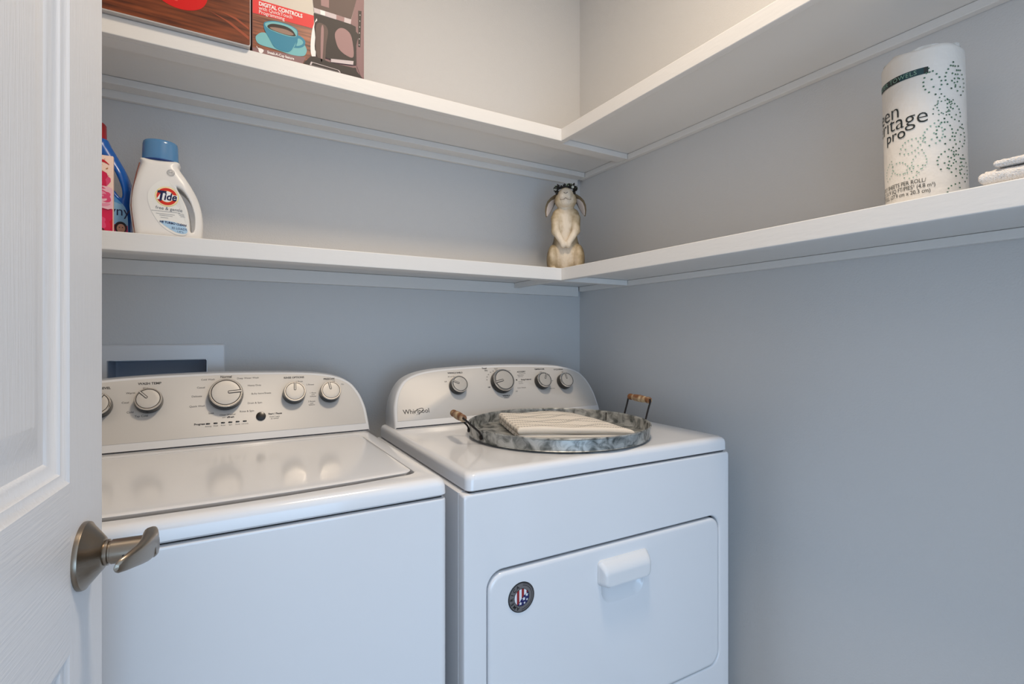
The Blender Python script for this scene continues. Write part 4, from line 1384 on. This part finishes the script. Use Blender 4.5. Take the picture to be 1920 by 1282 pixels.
for dg, z, an, L, Wd, n, dt, mi in (
        (217, 0.196, 100, 0.046, 0.012, 8, 0.00150, 2), (240, 0.204, 84, 0.044, 0.011, 8, 0.00155, 2), (258, 0.194, 95, 0.048, 0.011, 8, 0.00150, 2), (213, 0.164, 35, 0.036, 0.010, 8, 0.00115, 2), (231, 0.160, 100, 0.036, 0.010, 8, 0.0012, 2),
        (252, 0.150, 118, 0.040, 0.010, 8, 0.0014, 2), (207, 0.112, 72, 0.042, 0.013, 9, 0.00130, 3), (228, 0.112, 90, 0.042, 0.012, 8, 0.00150, 2), (250, 0.104, 78, 0.042, 0.011, 8, 0.0015, 2), (221, 0.070, 62, 0.040, 0.012, 8, 0.0014, 2), (243, 0.058, 88, 0.042, 0.012, 8, 0.0015, 2),
        (166, 0.110, 25, 0.040, 0.011, 9, 0.0012, 3), (190, 0.072, 78, 0.036, 0.010, 8, 0.0011, 3), (152, 0.092, -30, 0.036, 0.010, 8, 0.0012, 3), (138, 0.070, 70, 0.034, 0.008, 8, 0.0011, 3), (172, 0.066, 30, 0.030, 0.009, 7, 0.0011, 3), (262, 0.050, 95, 0.044, 0.010, 8, 0.0014, 2), (232, 0.022, 55, 0.030, 0.010, 6, 0.0014, 2)):
    leaf(dg, z, R(an), L, Wd, n, dt, mi)
obj('wrapper_print', bm, pm, pr, smooth=False)

# ------------------------------------------------------------------ white towel stack at the right end, and the crumpled bag above
def soft_slab(bm, x0, x1, y0, y1, z0, z1, seed, fuzz, nu=60, nv=40):
    r_ = np.random.RandomState(seed)
    noise = r_.rand(2, nu + 1, nv + 1)
    G = {}
    for s in (0, 1):
        for i in range(nu + 1):
            for j in range(nv + 1):
                u, v = 0.5 - 0.5 * math.cos(PI * i / nu), 0.5 - 0.5 * math.cos(PI * j / nv)
                x, y = x0 + (x1 - x0) * u, y0 + (y1 - y0) * v
                ed = min(min(u, 1 - u) * abs(x1 - x0), min(v, 1 - v) * abs(y1 - y0))
                rr = (z1 - z0) * 0.6
                k = 1.0 if ed > rr else math.sqrt(max(0, 1 - (1 - ed / rr) ** 2))
                zm = (z0 + z1) / 2
                z = zm + (z1 - z0) / 2 * k * (1 if s else -1)
                if s:
                    z += fuzz * (noise[0, i, j] - 0.5) * 2 * k
                G[s, i, j] = bm.verts.new((x + fuzz * (noise[1, i, j] - 0.5), y + fuzz * (noise[0, i, j] - 0.5), z))
    for s in (0, 1):
        for i in range(nu):
            for j in range(nv):
                q = [(i, j), (i + 1, j), (i + 1, j + 1), (i, j + 1)]
                bm.faces.new([G[(s,) + c] for c in (q if s else q[::-1])])
    bmesh.ops.remove_doubles(bm, verts=bm.verts[:], dist=3e-4)


ft = thing('folded_towel', 'folded white terry towel on the lower right shelf at the picture edge', 'towel', (1.010, 0.160, ZS1))
bm = bmesh.new()
soft_slab(bm, -0.080, 0.130, -0.150, 0.128, 0.0014, 0.0230, 4, 0.0014)
obj('lower_fold', bm, M['terry'], ft, ang=180)
bm = bmesh.new()
soft_slab(bm, -0.080, 0.120, -0.150, 0.112, 0.0246, 0.0340, 7, 0.0010)
obj('upper_fold', bm, M['terry'], ft, ang=180)

bg_ = bmesh.new()
nu, nv = 44, 20
rs = np.random.RandomState(9)
G = {}
for i in range(nu + 1):
    for j in range(nv + 1):
        u, v = i / nu, j / nv
        x = -0.065 + 0.135 * u
        y = -0.045 + 0.09 * v
        prof = np.interp(u, [0, 0.10, 0.22, 0.34, 0.5, 0.75, 1.0], [0.0, 0.010, 0.034, 0.032, 0.020, 0.008, 0.0])
        h = prof * (math.sin(PI * v) ** 0.6 if 0 < v < 1 else 0)
        h *= 1 + 0.25 * math.sin(9 * u + 5 * v) * math.sin(7 * v + 2)
        G[i, j] = bg_.verts.new((x, y, 0.0012 + max(0, h)))
for i in range(nu):
    for j in range(nv):
        bg_.faces.new([G[c] for c in ((i, j), (i + 1, j), (i + 1, j + 1), (i, j + 1))])
ed = [e for e in bg_.edges if len(e.link_faces) == 1]
ex_ = bmesh.ops.extrude_edge_only(bg_, edges=ed)
for v in [g for g in ex_['geom'] if isinstance(g, bmesh.types.BMVert)]:
    v.co.z = 0.0003
bag = obj('crumpled_cloth', bg_, M['bag'], ang=60)
bag.location = (0.4150, 1.385, ZS2)
bag['label'] = 'small crumpled white cloth lying on the upper shelf right of the coffee maker carton'
bag['category'] = 'cloth'

# ------------------------------------------------------------------ cartons on the upper shelf
kb = thing('coffee_maker_carton', 'cardboard coffee maker carton picturing a blue cup and a brown machine', 'carton', (0.0715, 1.2755, ZS2))
bm = bmesh.new()
box(bm, 0.0008, 0.2485, 0.0, 0.165, 0.0003, 0.335, 0.0012)
obj('carton_body', bm, flat('mauve card', (150, 116, 112), 0.45), kb)


def kfn(x, z, lay=0.0):
    return Vector((x, -(0.0003 + lay), z))


km = [flat('print cream', (214, 204, 190), 0.55), flat('print coral', (226, 52, 52), 0.55), None, flat('print white', (246, 240, 236), 0.55), flat('print teal', (44, 132, 160), 0.55), flat('print light teal', (120, 186, 190), 0.55), flat('print espresso', (34, 16, 12), 0.55),
      flat('print mocha', (92, 72, 66), 0.55), flat('print black brown', (40, 30, 28), 0.55), flat('print mauve', (138, 104, 104), 0.55), flat('print silver', (206, 192, 192), 0.55), flat('print foam', (150, 120, 104), 0.55), flat('print mauve light', (160, 124, 122), 0.55)]
mw = mat('print wood boards', (118, 58, 36), 0.35)
ntw = mw.node_tree
tcw = ntw.nodes.new('ShaderNodeTexCoord')
mpw = ntw.nodes.new('ShaderNodeMapping')
mpw.inputs['Scale'].default_value = (6, 6, 90)
nw = ntw.nodes.new('ShaderNodeTexNoise')
nw.inputs['Scale'].default_value = 2.2
nw.inputs['Detail'].default_value = 4
rw = ntw.nodes.new('ShaderNodeValToRGB')
rw.color_ramp.elements[0].position = 0.32
rw.color_ramp.elements[0].color = lin((74, 32, 22))
rw.color_ramp.elements[1].position = 0.68
rw.color_ramp.elements[1].color = lin((168, 98, 66))
ntw.links.new(tcw.outputs['Object'], mpw.inputs['Vector'])
ntw.links.new(mpw.outputs['Vector'], nw.inputs['Vector'])
ntw.links.new(nw.outputs['Fac'], rw.inputs['Fac'])
ntw.links.new(rw.outputs['Color'], ntw.nodes['Principled BSDF'].inputs['Base Color'])
km[2] = mw
bm = bmesh.new()
q = lambda pts, mi, l, sp=0: poly(bm, spline(pts, sp, True) if sp else pts, kfn, mi, l)
q([(0.0018, 0.001), (0.2482, 0.001), (0.2482, 0.334), (0.0018, 0.334)], 9, 0.0)
q([(0.0018, 0.088), (0.2300, 0.092), (0.2300, 0.334), (0.0018, 0.334)], 0, 0.0002)
q([(0.0018, 0.120), (0.1310, 0.1212), (0.1310, 0.0905), (0.0018, 0.0868)], 1, 0.0004)
q([(0.0018, 0.0858), (0.1310, 0.0900), (0.1310, 0.001), (0.0018, 0.001)], 2, 0.0004)
q([(0.0018, 0.0095), (0.1130, 0.0175), (0.1060, 0.001), (0.0018, 0.001)], 9, 0.0008)
q([(0.0079, 0.0304), (0.0107, 0.0398), (0.0251, 0.0494), (0.0622, 0.0470), (0.1026, 0.0500), (0.114, 0.0395), (0.114, 0.0285), (0.1067, 0.0187), (0.0822, 0.0150), (0.0464, 0.0180), (0.0155, 0.0200)], 5, 0.0010, 4)
q([(0.0944, 0.0625), (0.1057, 0.0615), (0.1119, 0.0534), (0.1098, 0.0439), (0.1006, 0.0362), (0.0873, 0.033), (0.0904, 0.0394)], 4, 0.0012, 4)
q([(0.0961, 0.0564), (0.1037, 0.0554), (0.1072, 0.0498), (0.1026, 0.0429), (0.0924, 0.0382), (0.0948, 0.0473)], 5, 0.0014, 4)
q([(0.0241, 0.0693), (0.0309, 0.0761), (0.0484, 0.0822), (0.0742, 0.0827), (0.0924, 0.0773), (0.0961, 0.0674), (0.0944, 0.056), (0.0883, 0.0388), (0.0802, 0.0234), (0.0702, 0.0183), (0.0543, 0.0193), (0.0445, 0.024), (0.0347, 0.0405), (0.026, 0.055)], 4, 0.0016, 4)
q([(0.0262, 0.0680), (0.0320, 0.0740), (0.0484, 0.0800), (0.0742, 0.0805), (0.0910, 0.0755), (0.0940, 0.0670), (0.0904, 0.0585), (0.0742, 0.0550), (0.0504, 0.0562), (0.0330, 0.0605)], 5, 0.0018, 4)
q([(0.0318, 0.0664), (0.0425, 0.074), (0.0662, 0.0765), (0.0822, 0.0725), (0.0900, 0.0638), (0.0894, 0.0595), (0.0742, 0.0570), (0.0504, 0.0581), (0.0347, 0.0612)], 6, 0.0020, 4)
q([(0.0360, 0.0630), (0.0464, 0.0670), (0.0702, 0.0690), (0.0843, 0.0650), (0.0853, 0.0609), (0.0742, 0.0578), (0.0504, 0.0586)], 11, 0.0022, 4)
# the machine
q([(0.2294, 0.191), (0.2173, 0.1389), (0.2158, 0.1269), (0.2283, 0.1244), (0.2305, 0.0286), (0.2420, 0.0016), (0.2471, 0.005), (0.2455, 0.0467), (0.2482, 0.1883), (0.2470, 0.334), (0.2294, 0.334)], 9, 0.0010)
q([(0.1286, 0.1575), (0.1307, 0.1392), (0.2169, 0.1395), (0.2294, 0.191), (0.2300, 0.330), (0.1250, 0.330), (0.1260, 0.200)], 7, 0.0012)
q([(0.1470, 0.1500), (0.1650, 0.1500), (0.1640, 0.330), (0.1400, 0.330)], 12, 0.0014)
q([(0.1301, 0.1397), (0.1318, 0.1284), (0.2158, 0.1269), (0.2173, 0.1389)], 10, 0.0014)
q([(0.1450, 0.1392), (0.1460, 0.1282), (0.1560, 0.1280), (0.1560, 0.1392)], 3, 0.0016)
q([(0.1820, 0.1390), (0.1820, 0.1276), (0.2000, 0.1273), (0.2010, 0.1389)], 12, 0.0016)
q([(0.1307, 0.1269), (0.2169, 0.1272), (0.2283, 0.1233), (0.2290, 0.0300), (0.1340, 0.0280), (0.1318, 0.1105)], 8, 0.0012)
q([(0.1339, 0.1089), (0.1381, 0.1103), (0.1349, 0.0343), (0.1339, 0.0206), (0.1255, 0.025), (0.1234, 0.0489), (0.1270, 0.0860)], 3, 0.0014, 4)
q([(0.1402, 0.1132), (0.2271, 0.1136), (0.2294, 0.0795), (0.226, 0.039), (0.2214, 0.0285), (0.1681, 0.0278), (0.136, 0.0346), (0.1339, 0.0698)], 8, 0.0016, 4)
q([(0.136, 0.0995), (0.153, 0.107), (0.1627, 0.0942), (0.1584, 0.059), (0.1552, 0.0175), (0.1445, 0.0191), (0.136, 0.0346)], 7, 0.0018, 4)
q([(0.1470, 0.0960), (0.1530, 0.0960), (0.1500, 0.0240), (0.1460, 0.0240)], 12, 0.0020, 3)
q([(0.1791, 0.0946), (0.1901, 0.1093), (0.2056, 0.1095), (0.218, 0.0947), (0.2226, 0.0497), (0.2056, 0.0473), (0.1879, 0.0583), (0.1802, 0.0767)], 12, 0.0018, 4)
q([(0.1067, 0.0010), (0.1234, 0.0222), (0.1339, 0.0251), (0.166, 0.0204), (0.2214, 0.0215), (0.2283, 0.0234), (0.2305, 0.0147), (0.2443, 0.0014)], 8, 0.0020)
q([(0.1692, 0.0292), (0.2226, 0.0381), (0.2214, 0.0285), (0.1692, 0.0213)], 10, 0.0022)
q([(0.1213, 0.0016), (0.1244, 0.0102), (0.1879, 0.0069), (0.1923, 0.0012)], 10, 0.0022)
q([(0.1250, 0.0022), (0.1275, 0.0085), (0.1860, 0.0058), (0.1890, 0.0018)], 8, 0.0024)
q([(0.234, 0.1658), (0.242, 0.1672), (0.2390, 0.0772), (0.234, 0.0773)], 8, 0.0014)
for i in range(6):
    poly(bm, circle(0.0011, 8, 0.2382 - 0.0004 * i, 0.1560 - 0.0148 * i), kfn, 3, 0.0016)
text(bm, 'DIGITAL CONTROLS', 0.0120, kfn, 0.0140, 0.1115, 'LEFT', 3, 0.0008, bold=0.0004, sx=0.82)
text(bm, 'with QuickTouch', 0.0115, kfn, 0.0140, 0.1020, 'LEFT', 3, 0.0008, sx=0.86)
text(bm, 'Programming', 0.0115, kfn, 0.0140, 0.0930, 'LEFT', 3, 0.0008, sx=0.86)
text(bm, 'Sneak-A-Cup feature', 0.0085, kfn, 0.0312, 0.0070, 'LEFT', 3, 0.0010, bold=0.0002, sx=0.78)
q([(0.0110, 0.0110), (0.0130, 0.0090), (0.0150, 0.0020), (0.0210, 0.0020), (0.0240, 0.0090), (0.0180, 0.0115)], 3, 0.0010, 3)
q([(0.0090, 0.0150), (0.0110, 0.0135), (0.0120, 0.0105), (0.0105, 0.0110)], 3, 0.0010)
obj('front_print', bm, km, kb, smooth=False)

wb = thing('kitchen_carton', 'wide dark carton picturing a red apple on brown wood boards, upper left shelf', 'carton', (-0.3400, 1.2595, ZS2))
bm = bmesh.new()
loops = [[(x, y, z) for x, z in rrect(0.0, 0.4085, 0.0004, 0.30, 0.006, 5, 2)] for y in (0.22, 0.001)] + [[(x, 0.0, z) for x, z in rrect(0.001, 0.4075, 0.0014, 0.299, 0.006, 5, 2)]]
stack(bm, loops)
obj('carton_body', bm, flat('grey white card', (198, 192, 188), 0.45), wb)
bm = bmesh.new()


def gfn(x, z, lay=0.0):
    return Vector((x, -(0.0003 + lay), z))


ma = mat('print dark wood', (96, 44, 22), 0.32)
nta = ma.node_tree
tca = nta.nodes.new('ShaderNodeTexCoord')
mpa = nta.nodes.new('ShaderNodeMapping')
mpa.inputs['Scale'].default_value = (5, 5, 60)
na = nta.nodes.new('ShaderNodeTexNoise')
na.inputs['Scale'].default_value = 2.0
na.inputs['Detail'].default_value = 5
ra = nta.nodes.new('ShaderNodeValToRGB')
ra.color_ramp.elements[0].position = 0.30
ra.color_ramp.elements[0].color = lin((66, 28, 14))
ra.color_ramp.elements[1].position = 0.75
ra.color_ramp.elements[1].color = lin((150, 76, 40))
nta.links.new(tca.outputs['Object'], mpa.inputs['Vector'])
nta.links.new(mpa.outputs['Vector'], na.inputs['Vector'])
nta.links.new(na.outputs['Fac'], ra.inputs['Fac'])
nta.links.new(ra.outputs['Color'], nta.nodes['Principled BSDF'].inputs['Base Color'])
poly(bm, rrect(0.002, 0.4070, 0.0035, 0.298, 0.004, 4, 2), gfn, 0, 0.0)
poly(bm, [(0.3300, 0.0560), (0.3600, 0.0440), (0.4050, 0.0160), (0.4050, 0.0230), (0.3700, 0.0440)], gfn, 3, 0.0002)
poly(bm, [(0.3500, 0.0620), (0.3800, 0.0520), (0.4050, 0.0380), (0.4050, 0.0430), (0.3800, 0.0570)], gfn, 3, 0.0002)
ap = spline([(0.2280, 0.0800), (0.2400, 0.0560), (0.2640, 0.0440), (0.2920, 0.0440), (0.3160, 0.0560), (0.3270, 0.0800), (0.3230, 0.1140), (0.3020, 0.1320), (0.2770, 0.1250), (0.2520, 0.1320), (0.2320, 0.1120)], 5, True)
poly(bm, ap, gfn, 1, 0.0004)
poly(bm, spline([(0.2440, 0.0760), (0.2560, 0.0620), (0.2740, 0.0580), (0.2660, 0.0780), (0.2540, 0.0960)], 4, True), gfn, 2, 0.0006)
obj('front_print', bm, [ma, flat('print apple red', (214, 22, 24), 0.3), flat('print apple light', (236, 84, 74), 0.3), flat('print lit wood', (158, 74, 44), 0.35)], wb, smooth=False)
